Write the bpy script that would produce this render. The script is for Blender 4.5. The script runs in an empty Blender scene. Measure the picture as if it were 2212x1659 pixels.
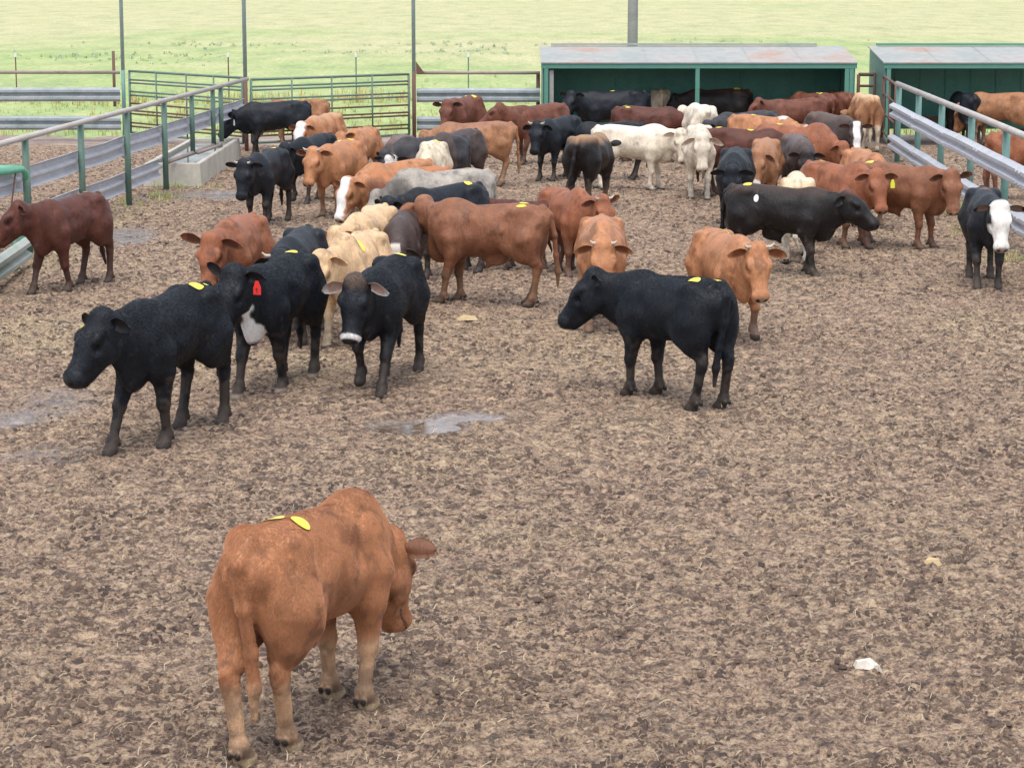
import bpy, math, random
import numpy as np
from mathutils import Vector, Matrix
from mathutils.bvhtree import BVHTree
from math import radians as R, sin, cos, tan, pi

S = bpy.context.scene
COL = S.collection
# ------------------------------------------------------------------ camera
PW, PH, FPX, HOR, CAMH = 2212.0, 1659.0, 5000.0, -70.0, 3.8
PITCH = math.atan((PH/2-HOR)/FPX)
cam_d = bpy.data.cameras.new('camera')
cam_d.sensor_width = 36.0
cam_d.lens = FPX/PW*36.0
cam_d.clip_end = 4000
cam = bpy.data.objects.new('camera', cam_d)
cam.location = (0, 0, CAMH)
cam.rotation_euler = (pi/2-PITCH, 0, 0)
COL.objects.link(cam)
S.camera = cam
# ------------------------------------------------------------------ light
SUN_EL, SUN_AZ = 66.0, 186.0      # azimuth of the sun, clockwise from +Y (behind the camera, a little left)
W = bpy.data.worlds.new('World'); S.world = W; W.use_nodes = True
nt = W.node_tree
sky = nt.nodes.new('ShaderNodeTexSky'); sky.sky_type = 'NISHITA'; sky.sun_disc = False
sky.sun_elevation = R(SUN_EL); sky.sun_rotation = R(SUN_AZ)
sky.air_density = 1.0; sky.dust_density = 4.0; sky.ozone_density = 1.0
bg = nt.nodes['Background']; bg.inputs['Strength'].default_value = 0.125
_mx = nt.nodes.new('ShaderNodeMix'); _mx.data_type = 'RGBA'; _mx.inputs[0].default_value = .55
_mx.inputs[7].default_value = (6.3, 6.5, 6.9, 1)          # overcast: even pale cloud over most of the sky
nt.links.new(sky.outputs[0], _mx.inputs[6]); nt.links.new(_mx.outputs[2], bg.inputs[0])
sl = bpy.data.lights.new('sun', 'SUN'); sl.energy = 1.5; sl.angle = R(40); sl.color = (1.0, 0.96, 0.90)
so = bpy.data.objects.new('sun', sl); COL.objects.link(so)
_d = Vector((sin(R(SUN_AZ))*cos(R(SUN_EL)), cos(R(SUN_AZ))*cos(R(SUN_EL)), sin(R(SUN_EL))))
so.rotation_euler = _d.to_track_quat('Z', 'Y').to_euler()
S.view_settings.view_transform = 'Standard'; S.view_settings.look = 'None'
S.view_settings.exposure = 0.74; S.view_settings.gamma = 1.0
S.cycles.max_bounces = 6; S.cycles.diffuse_bounces = 3; S.cycles.glossy_bounces = 2
S.cycles.use_denoising = True

# ------------------------------------------------------------------ helpers
def ray(u, v):
    x = (u-PW/2)/FPX; y = (PH/2-v)/FPX
    return Vector((x, cos(PITCH)+y*sin(PITCH), -sin(PITCH)+y*cos(PITCH)))
def at(u, v, z=0.0):
    d = ray(u, v); t = (z-CAMH)/d.z
    return Vector((d.x*t, d.y*t, z))
def tag(o, label=None, cat=None, group=None, kind=None):
    if label: o['label'] = label
    if cat: o['category'] = cat
    if group: o['group'] = group
    if kind: o['kind'] = kind
    return o
def empty(name, loc, rz=0, s=1.0):
    o = bpy.data.objects.new(name, None); o.location = loc; o.rotation_euler = (0, 0, rz)
    o.scale = (s, s, s); o.empty_display_size = .2
    COL.objects.link(o); return o
def link(name, me, mat=None, parent=None):
    o = bpy.data.objects.new(name, me); COL.objects.link(o)
    if mat: me.materials.append(mat)
    if parent: o.parent = parent
    return o
class MB:
    def __init__(s): s.v = []; s.f = []
    def add(s, vs, fs):
        n = len(s.v); s.v += [tuple(p) for p in vs]; s.f += [tuple(i+n for i in q) for q in fs]
    def box(s, lo, hi, m=None):
        x0, y0, z0 = lo; x1, y1, z1 = hi
        vs = [Vector(p) for p in ((x0,y0,z0),(x1,y0,z0),(x1,y1,z0),(x0,y1,z0),(x0,y0,z1),(x1,y0,z1),(x1,y1,z1),(x0,y1,z1))]
        if m: vs = [m @ p for p in vs]
        s.add(vs, ((0,3,2,1),(4,5,6,7),(0,1,5,4),(1,2,6,5),(2,3,7,6),(3,0,4,7)))
    def tube(s, pts, r, n=10, caps=True):
        pts = [Vector(p) for p in pts]; rr = r if isinstance(r, (list, tuple)) else [r]*len(pts)
        rings = []
        ref = None
        for i, p in enumerate(pts):
            a = pts[max(i-1, 0)]; b = pts[min(i+1, len(pts)-1)]
            t = (b-a).normalized()
            if ref is None:
                ref = Vector((0, 0, 1)) if abs(t.z) < .9 else Vector((1, 0, 0))
            u = t.cross(ref).normalized(); w = u.cross(t).normalized(); ref = w
            rings.append([p+(u*cos(2*pi*k/n)+w*sin(2*pi*k/n))*rr[i] for k in range(n)])
        vs = [q for g in rings for q in g]; fs = []
        for i in range(len(pts)-1):
            for k in range(n):
                a = i*n+k; b = i*n+(k+1) % n
                fs.append((a, a+n, b+n, b))
        if caps:
            fs.append(tuple(range(n))); fs.append(tuple(reversed(range((len(pts)-1)*n, len(pts)*n))))
        s.add(vs, fs)
    def prism(s, prof, path_a, path_b, out):
        """closed profile [(offset along out, z)] swept from a to b"""
        a = Vector(path_a); b = Vector(path_b); o = Vector(out); n = len(prof)
        vs = [a+o*p[0]+Vector((0, 0, p[1])) for p in prof]+[b+o*p[0]+Vector((0, 0, p[1])) for p in prof]
        fs = [(i, (i+1) % n, n+(i+1) % n, n+i) for i in range(n)]
        fs += [tuple(reversed(range(n))), tuple(range(n, 2*n))]
        s.add(vs, fs)
    def build(s, name, mat=None, parent=None, smooth=False):
        me = bpy.data.meshes.new(name); me.from_pydata(s.v, [], s.f); me.update()
        if smooth: me.shade_smooth()
        return link(name, me, mat, parent)
def local(root, p):
    return Vector(p)-root.location

def hash2(ix, iy, seed):
    h = (ix.astype(np.int64)*374761393+iy.astype(np.int64)*668265263+seed*144665) & 0xffffffff
    h = ((h ^ (h >> 13))*1274126177) & 0xffffffff
    h = h ^ (h >> 16)
    return (h & 0xffff).astype(np.float32)/65535.0
def noise2(x, y, seed=0):
    ix = np.floor(x); iy = np.floor(y); fx = (x-ix).astype(np.float32); fy = (y-iy).astype(np.float32)
    fx = fx*fx*(3-2*fx); fy = fy*fy*(3-2*fy)
    a = hash2(ix, iy, seed); b = hash2(ix+1, iy, seed); c = hash2(ix, iy+1, seed); d = hash2(ix+1, iy+1, seed)
    return (a*(1-fx)+b*fx)*(1-fy)+(c*(1-fx)+d*fx)*fy
def rot2(x, y, a):
    return x*cos(a)-y*sin(a), x*sin(a)+y*cos(a)
def noise3(p, sc, seed=0):
    x, y, z = p[:, 0]*sc, p[:, 1]*sc, p[:, 2]*sc
    iz = np.floor(z); fz = z-iz; fz = fz*fz*(3-2*fz)
    out = 0
    def lay(k):
        ix = np.floor(x); iy = np.floor(y); fx = x-ix; fy = y-iy
        fx = fx*fx*(3-2*fx); fy = fy*fy*(3-2*fy)
        q = k.astype(np.int64)*7919
        g = lambda dx, dy: hash2(ix+dx+q, iy+dy+q*3, seed)
        return (g(0,0)*(1-fx)+g(1,0)*fx)*(1-fy)+(g(0,1)*(1-fx)+g(1,1)*fx)*fy
    return lay(iz)*(1-fz)+lay(iz+1)*fz
def sstep(a, b, x):
    t = np.clip((x-a)/(b-a), 0, 1); return t*t*(3-2*t)

# ------------------------------------------------------------------ materials
def mat(name):
    m = bpy.data.materials.new(name); m.use_nodes = True
    return m, m.node_tree, m.node_tree.nodes['Principled BSDF']
def nd(t, typ, **kw):
    n = t.nodes.new(typ)
    for k, v in kw.items():
        if k in n.inputs: n.inputs[k].default_value = v
        else: setattr(n, k, v)
    return n
def ramp(t, fac, stops):
    n = t.nodes.new('ShaderNodeValToRGB'); e = n.color_ramp.elements
    while len(e) < len(stops): e.new(.5)
    for k, (p, c) in enumerate(stops):
        e[k].position = p; e[k].color = (*c, 1) if len(c) == 3 else c
    t.links.new(fac, n.inputs[0]); return n
def mix(t, fac, a, b, mode='MIX'):
    n = t.nodes.new('ShaderNodeMix'); n.data_type = 'RGBA'; n.blend_type = mode
    for s, v in ((0, fac), (6, a), (7, b)):
        if hasattr(v, 'is_linked'): t.links.new(v, n.inputs[s])
        elif s == 0: n.inputs[0].default_value = v
        else: n.inputs[s].default_value = (*v, 1)
    return n.outputs[2]
def coords(t, kind='Object', scale=(1, 1, 1)):
    tc = t.nodes.new('ShaderNodeTexCoord'); mp = t.nodes.new('ShaderNodeMapping')
    mp.inputs['Scale'].default_value = scale
    t.links.new(tc.outputs[kind], mp.inputs[0]); return mp.outputs[0]
def noisy(t, vec, scale, detail=4, rough=.6):
    n = nd(t, 'ShaderNodeTexNoise', Scale=scale, Detail=detail, Roughness=rough)
    t.links.new(vec, n.inputs['Vector']); return n.outputs['Fac']
def bump(t, b, h, strength=.3, dist=.01):
    n = nd(t, 'ShaderNodeBump', Strength=strength, Distance=dist)
    t.links.new(h, n.inputs['Height']); t.links.new(n.outputs[0], b.inputs['Normal'])
def painted(name, c1, c2, c3, rough=.55, metal=0., lo=.35, hi=.7, sc=3.0):
    """paint or bare metal with worn / rusty blotches"""
    m, t, b = mat(name); v = coords(t)
    f = noisy(t, v, sc, 6, .65)
    base = ramp(t, f, [(lo, c1), ((lo+hi)/2, c2), (hi, c3)])
    f2 = noisy(t, v, sc*9, 3)
    c = mix(t, .25, base.outputs[0], ramp(t, f2, [(.3, (.35,)*3), (.7, (1.,)*3)]).outputs[0], 'MULTIPLY')
    t.links.new(c, b.inputs['Base Color'])
    b.inputs['Roughness'].default_value = rough; b.inputs['Metallic'].default_value = metal
    bump(t, b, f2, .15, .01); return m
M = {}
M['galv'] = painted('galvanised_steel', (.46,.48,.53), (.56,.58,.63), (.63,.65,.70), .40, .0, .3, .72)
M['rustpipe'] = painted('weathered_pipe', (.36,.30,.27), (.33,.27,.24), (.20,.13,.10), .7, 0., .35, .75)
M['palepipe'] = painted('pale_weathered_pipe', (.50,.48,.46), (.44,.40,.37), (.33,.25,.21), .65, 0., .38, .8, 2.)
M['backrail'] = painted('shaded_guard_rail', (.24,.29,.30), (.33,.38,.40), (.43,.46,.49), .5, 0., .3, .72)  # back rails: darker teal-grey steel, their shading put into the colour
M['greenrail'] = painted('mossy_guard_rail', (.30,.36,.32), (.38,.43,.39), (.45,.47,.44), .6, .1, .3, .7)
M['greenpost'] = painted('green_paint', (.085,.165,.13), (.115,.205,.165), (.17,.15,.12), .55, 0., .3, .82, 2.2)
M['palegreen'] = painted('faded_green_paint', (.12,.26,.23), (.16,.31,.28), (.21,.22,.20), .55, 0., .3, .78, 1.5)
M['teal'] = painted('faded_teal_paint', (.30,.43,.41), (.36,.48,.46), (.40,.46,.43), .55, 0., .3, .75, 2.)
M['mint'] = painted('mint_gate_paint', (.10,.38,.24), (.14,.45,.30), (.22,.42,.30), .45, 0., .3, .8)
M['gatepipe'] = painted('gate_pipe', (.11,.20,.17), (.16,.22,.19), (.18,.12,.10), .6, 0., .4, .68, 1.2)
M['shedgreen'] = painted('shed_green_paint', (.075,.26,.215), (.095,.31,.26), (.12,.29,.25), .6, 0., .3, .75)
M['shedtrim'] = painted('shed_trim_paint', (.075,.25,.19), (.095,.28,.22), (.13,.26,.22), .5, 0., .3, .8)
M['rust'] = painted('rusty_steel', (.13,.065,.05), (.17,.09,.07), (.09,.06,.05), .8)
M['roof'] = painted('faded_roof_sheet', (.31,.34,.33), (.38,.38,.37), (.40,.28,.23), .65, 0., .38, .66, .7)
M['concrete'] = painted('concrete', (.38,.37,.31), (.50,.48,.42), (.56,.54,.49), .9, 0., .3, .7, 2.0)
M['wood'] = painted('weathered_pole_wood', (.24,.24,.245), (.32,.32,.325), (.39,.39,.39), .9, 0., .3, .7, 2.5)
M['cap'] = painted('white_post_cap', (.7,.7,.68), (.78,.78,.76), (.8,.8,.8), .6)
M['debris'] = painted('pale_scrap', (.60,.52,.42), (.75,.70,.62), (.8,.78,.74), .8)
M['tanscrap'] = painted('tan_scrap', (.50,.36,.18), (.55,.42,.24), (.58,.46,.3), .9)
m, t, b = mat('trough_water'); b.inputs['Base Color'].default_value = (.10,.11,.11,1); b.inputs['Roughness'].default_value = .06
v = coords(t); bump(t, b, noisy(t, v, 5, 2), .08, .01); M['water'] = m
# ------------------------------------------------------------------ cattle
# coat: albedo comes from a point attribute (coat pattern), roughness by hair
def coat_material():
    m, t, b = mat('cow_coat')
    a = t.nodes.new('ShaderNodeAttribute'); a.attribute_name = 'coat'
    v = coords(t, 'Object', (1, 1, .45))
    f1 = noisy(t, v, 9, 5, .65); f2 = noisy(t, coords(t, 'Object', (1.0, 1.2, .3)), 75, 3, .6)
    k1 = ramp(t, f1, [(.28, (.66,)*3), (.5, (1.,)*3), (.74, (1.28, 1.25, 1.2))]).outputs[0]
    k2 = ramp(t, f2, [(.25, (.70,)*3), (.75, (1.22,)*3)]).outputs[0]
    c = mix(t, .75, a.outputs['Color'], k1, 'MULTIPLY')
    c = mix(t, .8, c, k2, 'MULTIPLY')
    t.links.new(c, b.inputs['Base Color'])
    rr = ramp(t, f1, [(.3, (.40,)*3), (.7, (.60,)*3)]).outputs[0]
    t.links.new(rr, b.inputs['Roughness'])
    b.inputs['Specular IOR Level'].default_value = .26
    b.inputs['Sheen Weight'].default_value = .0; b.inputs['Sheen Roughness'].default_value = .45
    fm = nd(t, 'ShaderNodeMath', operation='MULTIPLY_ADD'); f3 = noisy(t, v, 26, 4, .6); t.links.new(f3, fm.inputs[0]); fm.inputs[1].default_value = 1.6; t.links.new(f2, fm.inputs[2])
    bump(t, b, fm.outputs[0], .55, .010)
    return m
M['coat'] = coat_material()
def plain(name, c, rough=.5):
    m, t, b = mat(name); b.inputs['Base Color'].default_value = (*c, 1); b.inputs['Roughness'].default_value = rough; return m
M['eye'] = plain('wet_dark_eye', (.006, .005, .005), .12)
M['horn'] = painted('horn', (.50,.45,.36), (.62,.57,.48), (.40,.34,.27), .5, 0, .3, .7, 20)
M['darkhorn'] = painted('dark_horn', (.06,.06,.07), (.10,.10,.11), (.2,.2,.2), .5, 0, .3, .7, 20)
M['sticker'] = painted('yellow_sticker', (.80,.62,.04), (.86,.70,.07), (.86,.76,.22), .45, 0, .2, .8, 12)
M['whitesticker'] = painted('white_sticker', (.75,.75,.72), (.8,.8,.78), (.7,.7,.68), .5, 0, .2, .8, 12)
M['yellowtag'] = plain('yellow_plastic', (.78, .80, .06), .4)
M['redtag'] = plain('red_plastic', (.75, .03, .025), .4)
M['whitetag'] = plain('white_plastic', (.8, .8, .76), .4)
M['ink'] = plain('black_ink', (.02, .02, .02), .6)

class SDF:
    def __init__(s, lo, hi, res):
        s.res = res; s.lo = np.array(lo, np.float32)
        s.n = np.ceil((np.array(hi)-s.lo)/res).astype(int)+1
        s.ax = [s.lo[i]+res*np.arange(s.n[i], dtype=np.float32) for i in range(3)]
        s.F = np.full(s.n, .5, np.float32)
    def sub(s, lo, hi):
        i0 = [int(np.clip(math.floor((lo[i]-s.lo[i])/s.res), 0, s.n[i]-2)) for i in range(3)]
        i1 = [int(np.clip(math.ceil((hi[i]-s.lo[i])/s.res)+1, i0[i]+2, s.n[i])) for i in range(3)]
        sl = tuple(slice(a, b) for a, b in zip(i0, i1))
        g = [s.ax[i][sl[i]] for i in range(3)]
        return sl, g[0][:, None, None], g[1][None, :, None], g[2][None, None, :]
    def blend(s, sl, d, k):
        F = s.F[sl]
        h = np.maximum(k-np.abs(F-d), 0)/k
        s.F[sl] = np.minimum(F, d)-h*h*k*.25
    def carve(s, c, r, k=.02):
        c = np.array(c); sl, X, Y, Z = s.sub(c-r-.03, c+r+.03)
        d = r-np.sqrt((X-c[0])**2+(Y-c[1])**2+(Z-c[2])**2)
        F = s.F[sl]; h = np.maximum(k-np.abs(F-d), 0)/k
        s.F[sl] = np.maximum(F, d)+h*h*k*.25
    def cone(s, a, b, ra, rb, k=.04, ax=None, sq=1.0):
        """tapered capsule a-b; squashed by 1/sq along unit axis ax (sq>1 = thinner)"""
        a = np.array(a, np.float32); b = np.array(b, np.float32); m = max(ra, rb)+k+.02
        sl, X, Y, Z = s.sub(np.minimum(a, b)-m, np.maximum(a, b)+m)
        px, py, pz = X-a[0], Y-a[1], Z-a[2]; ba = b-a
        if ax is not None:
            ax = np.array(ax, np.float32); q = (px*ax[0]+py*ax[1]+pz*ax[2])*(sq-1)
            px, py, pz = px+q*ax[0], py+q*ax[1], pz+q*ax[2]
            ba = ba+ax*float(ba @ ax)*(sq-1)
        t = np.clip((px*ba[0]+py*ba[1]+pz*ba[2])/max(float(ba @ ba), 1e-9), 0, 1)
        d = np.sqrt((px-ba[0]*t)**2+(py-ba[1]*t)**2+(pz-ba[2]*t)**2)-(ra+(rb-ra)*t)
        if ax is not None: d = d/(1+(sq-1)*.5)
        s.blend(sl, d, k)
    def ell(s, c, r, k=.05, rot=None):
        c = np.array(c, np.float32); m = max(r)+k+.02
        sl, X, Y, Z = s.sub(c-m, c+m)
        px, py, pz = X-c[0], Y-c[1], Z-c[2]
        if rot is not None:
            px, py, pz = (rot[0][0]*px+rot[0][1]*py+rot[0][2]*pz, rot[1][0]*px+rot[1][1]*py+rot[1][2]*pz, rot[2][0]*px+rot[2][1]*py+rot[2][2]*pz)
        k0 = np.sqrt((px/r[0])**2+(py/r[1])**2+(pz/r[2])**2)
        k1 = np.sqrt((px/r[0]**2)**2+(py/r[1]**2)**2+(pz/r[2]**2)**2)
        s.blend(sl, k0*(k0-1)/np.maximum(k1, 1e-6), k)
    def torso(s, prof, k=.05):
        P = np.array(prof, np.float32)
        sl, X, Y, Z = s.sub((P[0, 0]-.05, -.42, .35), (P[-1, 0]+.05, .42, 1.32))
        x = X[:, 0, 0]
        # smooth (catmull-like) interpolation of the profile
        xs = np.linspace(P[0, 0], P[-1, 0], 240); ip = []
        for c in (1, 2, 3):
            y = np.interp(xs, P[:, 0], P[:, c]); kk = np.hanning(21); kk /= kk.sum()
            ip.append(np.interp(x, xs, np.convolve(np.pad(y, 10, 'edge'), kk, 'valid')))
        top, bot, w = [v[:, None, None] for v in ip]
        zc = bot+(top-bot)*.48; hz = np.where(Z > zc, top-zc, zc-bot); tz = (Z-zc)/hz
        tt = np.clip(tz, -1, 1)
        ww = w*(1-.20*np.maximum(tt, 0)**2-.16*np.maximum(-tt, 0)**2)
        q = np.sqrt(np.abs(Y/ww)**2.2+np.abs(tz)**2.2+1e-9)
        d = (q-1)*np.minimum(ww, hz)*.8
        e = np.maximum(P[0, 0]-X, X-P[-1, 0])
        d = np.maximum(d, e)
        s.blend(sl, d, k)
    def mesh(s):
        F = s.F; n = F.shape; S_ = F < 0
        c = [S_[a:n[0]-1+a, b:n[1]-1+b, d:n[2]-1+d] for a in (0, 1) for b in (0, 1) for d in (0, 1)]
        allv = c[0].copy(); anyv = c[0].copy()
        for q in c[1:]: allv &= q; anyv |= q
        act = np.argwhere(anyv & ~allv); idx = -np.ones((n[0]-1, n[1]-1, n[2]-1), np.int32)
        idx[act[:, 0], act[:, 1], act[:, 2]] = np.arange(len(act))
        offs = np.array([(a, b, d) for a in (0, 1) for b in (0, 1) for d in (0, 1)])
        vals = np.stack([F[act[:, 0]+o[0], act[:, 1]+o[1], act[:, 2]+o[2]] for o in offs], 1)
        acc = np.zeros((len(act), 3), np.float32); cnt = np.zeros((len(act), 1), np.float32)
        for i in range(8):
            for j in range(i+1, 8):
                if np.abs(offs[i]-offs[j]).sum() != 1: continue
                fa, fb = vals[:, i], vals[:, j]; cr = (fa < 0) != (fb < 0)
                t = np.where(cr, fa/np.where(cr, fa-fb, 1), 0)[:, None]
                acc += np.where(cr[:, None], offs[i]+(offs[j]-offs[i])*t, 0); cnt += cr[:, None]
        V = (act+acc/cnt)*s.res+s.lo
        quads = []
        for ax in range(3):
            o1, o2 = (ax+1) % 3, (ax+2) % 3
            a = [slice(None)]*3; b = [slice(None)]*3
            a[ax] = slice(0, n[ax]-1); b[ax] = slice(1, n[ax])
            for o in (o1, o2): a[o] = slice(1, n[o]-1); b[o] = slice(1, n[o]-1)
            sa = S_[tuple(a)]; sb = S_[tuple(b)]; e = np.argwhere(sa != sb)
            flip = sa[e[:, 0], e[:, 1], e[:, 2]]
            base = e.copy(); base[:, o1] += 1; base[:, o2] += 1
            def cell(d1, d2):
                p = base.copy(); p[:, o1] -= d1; p[:, o2] -= d2; return idx[p[:, 0], p[:, 1], p[:, 2]]
            q = np.stack([cell(1, 1), cell(0, 1), cell(0, 0), cell(1, 0)], 1)
            q[~flip] = q[~flip][:, ::-1]
            quads.append(q)
        return V.astype(np.float32), np.concatenate(quads)

def unit(v): v = np.array(v, float); return v/np.linalg.norm(v)
TORSO = [(-.70,.99,.84,.05),(-.66,1.065,.74,.12),(-.58,1.12,.675,.172),(-.42,1.15,.63,.205),(-.20,1.135,.592,.226),
         (0,1.118,.558,.240),(.2,1.102,.535,.226),(.35,1.10,.53,.188),(.47,1.065,.545,.158),(.57,.99,.61,.12),(.64,.92,.70,.065)]
COATS = {  # base, lower leg, muzzle, inner ear   (linear albedo)
 'black': ((.0095,.0130,.0195), (.016,.015,.016), (.022,.022,.026), (.022,.019,.019)),
 'brownblack': ((.014,.0115,.012), (.020,.018,.018), (.03,.027,.028), (.03,.025,.024)),
 'redbrown': ((.155,.058,.037), (.075,.034,.026), (.12,.07,.06), (.06,.03,.025)),
 'darkred': ((.10,.034,.024), (.07,.03,.025), (.10,.06,.055), (.05,.025,.022)),
 'brown': ((.235,.100,.055), (.24,.125,.07), (.22,.13,.095), (.11,.05,.03)),
 'red': ((.29,.108,.056), (.17,.08,.05), (.22,.12,.09), (.14,.055,.035)),
 'orange': ((.44,.200,.098), (.34,.20,.115), (.38,.23,.15), (.20,.08,.04)),
 'lightbrown': ((.34,.165,.085), (.36,.24,.15), (.34,.22,.15), (.22,.11,.06)),
 'tan': ((.66,.45,.265), (.64,.50,.34), (.52,.36,.25), (.50,.30,.18)),
 'cream': ((.70,.60,.45), (.68,.60,.48), (.60,.46,.38), (.60,.44,.34)),
 'white': ((.70,.62,.50), (.72,.66,.56), (.55,.42,.37), (.62,.46,.38)),
 'grey': ((.35,.32,.285), (.16,.14,.125), (.10,.09,.085), (.16,.13,.12)),
 'greybrown': ((.075,.055,.052), (.05,.04,.04), (.06,.05,.05), (.05,.038,.036)),
 'darkgrey': ((.045,.045,.052), (.035,.035,.04), (.04,.04,.045), (.035,.03,.03)),
}
def cow_mesh(res, coat, hp, legs, hump=0., dew=.5, sheath=0., tail=(0, 0, 0), fat=1.0, pat=None, ears=None, seed=0, mouth=0):
    """returns verts, faces, per-vertex coat colour, head frame, SDF-free info. Cow faces +X, feet at z=0, withers 1.14 m."""
    pat = pat or {}
    ny, ne, hy, hpit = hp
    nd_ = np.array([cos(R(ne))*cos(R(ny)), cos(R(ne))*sin(R(ny)), sin(R(ne))])
    B0 = np.array([.46, 0, .885]); B1 = np.array([.50, 0, .80])
    poll = np.array([.47, 0, .985])+nd_*.37; hs = 1.16
    hd = np.array([cos(R(hpit))*cos(R(hy)), cos(R(hpit))*sin(R(hy)), -sin(R(hpit))])
    hl = unit((-sin(R(hy)), cos(R(hy)), 0)); hu = np.cross(hd, hl)
    HM = np.stack([hd, hl, hu])                    # rows: nose direction, left, forehead normal
    def h(x, y, z): return poll+(hd*x+hl*y+hu*z)*hs
    pts = [poll+hd*.5, poll, poll+hl*.3, poll-hl*.3, h(.45, 0, -.2)]
    lo = np.minimum(np.min(pts, 0)-.12, (-.92, -.40, -.02)); hi = np.maximum(np.max(pts, 0)+.12, (.80, .40, 1.36))
    lo[2] = -.02
    g = SDF(lo, hi, res)
    T = [(x, a, b, w*fat) for x, a, b, w in TORSO]
    g.torso(T)
    for y in (.142, -.142):
        yy = y*fat; s_ = 1 if y > 0 else -1
        g.ell((.385, yy*.98, .77), (.15, .078, .245), .05, [(cos(.25), 0, sin(.25)), (0, 1, 0), (-sin(.25), 0, cos(.25))])
        g.ell((-.455, yy*1.0, .80), (.205, .112, .31), .06)
        g.ell((-.40, yy*1.2, 1.065), (.075, .035, .04), .07)      # hip bone
        g.ell((-.65, yy*.55, .97), (.045, .05, .06), .09)        # pin bone
        g.ell((-.30, yy*1.0, .70), (.12, .075, .13), .06)        # stifle
    for y in (1, -1):
        g.carve((-.235, y*(.300*fat+.012), .985), .105, .07)     # hollow in front of the hip bone
        g.carve((.165, y*(.318*fat+.012), .90), .115, .06)       # crease behind the shoulder blade
        g.carve((-.585, y*.275*fat, 1.03), .075, .07)            # between hip and pin bones
        g.carve((.20, y*.29*fat, .60), .075, .05)                # behind the elbow
    # neck
    lat = unit(np.cross((0, 0, 1), nd_))
    g.cone(B0, poll+hu*-.05, .208, .112, .12, lat, 1.45)
    g.cone(B1, h(.10, 0, -.13), .16, .078, .10, lat, 1.6)
    if hump: g.ell((.36, 0, 1.06), (.17, .08, .05+.11*hump), .10)
    if dew:
        g.ell((.54, 0, .62), (.15, .055, .09+.07*dew), .07)
        mid = (B1+h(.08, 0, -.12))/2; g.cone((.56, 0, .64), mid+(0, 0, -.10), .075, .06, .06, lat, 2.2)
        g.cone(mid+(0, 0, -.10), h(.10, 0, -.17), .06, .04, .06, lat, 2.2)
    if sheath: g.ell((-.10, 0, .53), (.14, .035, .035+.05*sheath), .06); g.cone((-.05, 0, .50), (0, 0, .47-.04*sheath), .03, .022, .04)
    # head
    g.cone(h(.03, 0, -.02), h(.16, 0, -.03), .115*hs, .108*hs, .05, hl, 1.02)
    g.cone(h(.14, 0, -.03), h(.36, 0, -.055), .096*hs, .066*hs, .05)
    g.ell(h(.395, 0, -.062), (.060*hs, .082*hs, .064*hs), .03, HM)
    md = .05*mouth
    g.cone(h(.06, 0, -.125), h(.36, 0, -.118-md), .078*hs, .046*hs, .035)
    g.ell(h(-.015, 0, .055), (.06*hs, .08*hs, .055*hs), .05, HM)
    for y in (1, -1):
        g.ell(h(.135, .088*y, .036), (.055*hs, .030*hs, .032*hs), .025, HM)
        g.ell(h(.13, .078*y, -.10), (.09*hs, .035*hs, .07*hs), .05, HM)
        g.carve(h(.200, .105*y, -.005), .028, .03)
        g.carve(h(.452, .036*y, -.045), .017, .012)
    if mouth: g.carve(h(.43, 0, -.115), .035, .012)
    # legs: (dx, lift) front-left, front-right, hind-left, hind-right
    feet = []; dews = []
    for i, y in enumerate((1, -1)):
        dx, lf = legs[i][:2]; Y = .125*y*(legs[i][2] if len(legs[i]) > 2 else 1)
        F = np.array([.40+dx, Y, lf]); E = np.array([.345, .14*y, .60])
        fet = F+(-.035-.35*lf, 0, .115-.15*lf)
        K = E+(fet-E)*.52+(.02+.75*lf, 0, .25*lf)
        g.cone((.37, .142*y, .74), E, .115, .080, .06); g.cone(E, K, .082, .049, .05)
        g.ell(K+(.008, 0, 0), (.050, .049, .062), .02)
        g.cone(K, fet, .040, .033, .02); g.ell(fet, (.042, .044, .046), .02)
        tz = max(F[2]+.03, .03) if lf < .02 else F[2]-.02+.03
        tox = F+(.025-.25*lf, 0, 0); tox[2] = tz
        g.cone(fet, tox+(-.02, 0, .025), .040, .048, .025); g.cone(tox+(-.015, 0, .0), tox+(.025, 0, -.004), .05, .044, .02)
        feet.append(tox); dews.append(fet+(-.05, 0, -.035))
    for i, y in enumerate((1, -1)):
        dx, lf = legs[2+i][:2]; Y = .125*y*(legs[2+i][2] if len(legs[2+i]) > 2 else 1)
        F = np.array([-.49+dx, Y, lf]); St = np.array([-.36, .145*y, .66])
        hk = np.array([-.595+.62*dx, .062*y+Y*.5, .445+.5*lf])
        fet = F+(-.045-.3*lf, 0, .12-.1*lf)
        g.cone((-.47, .14*y, .76), hk+(.03, 0, .08), .155, .058, .05)
        g.cone(St, hk+(.03, 0, .06), .092, .044, .06)
        g.cone(hk+(-.03, 0, .035), hk+(.01, 0, -.05), .030, .042, .025); g.ell(hk+(.008, 0, -.005), (.052, .040, .070), .02)
        g.cone(hk, fet, .042, .036, .02); g.ell(fet, (.044, .044, .047), .02)
        tz = max(F[2]+.03, .03) if lf < .02 else F[2]+.01
        tox = F+(.015-.2*lf, 0, 0); tox[2] = tz
        g.cone(fet, tox+(-.02, 0, .025), .041, .048, .025); g.cone(tox+(-.015, 0, 0), tox+(.025, 0, -.004), .05, .044, .02)
        feet.append(tox); dews.append(fet+(-.05, 0, -.035))
    for q in dews:
        for y in (.022, -.022): g.ell(q+(0, y, 0), (.02, .015, .022), .015)
    # tail: side swing, backward lift, curl
    ts, tb, tc = tail
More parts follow.
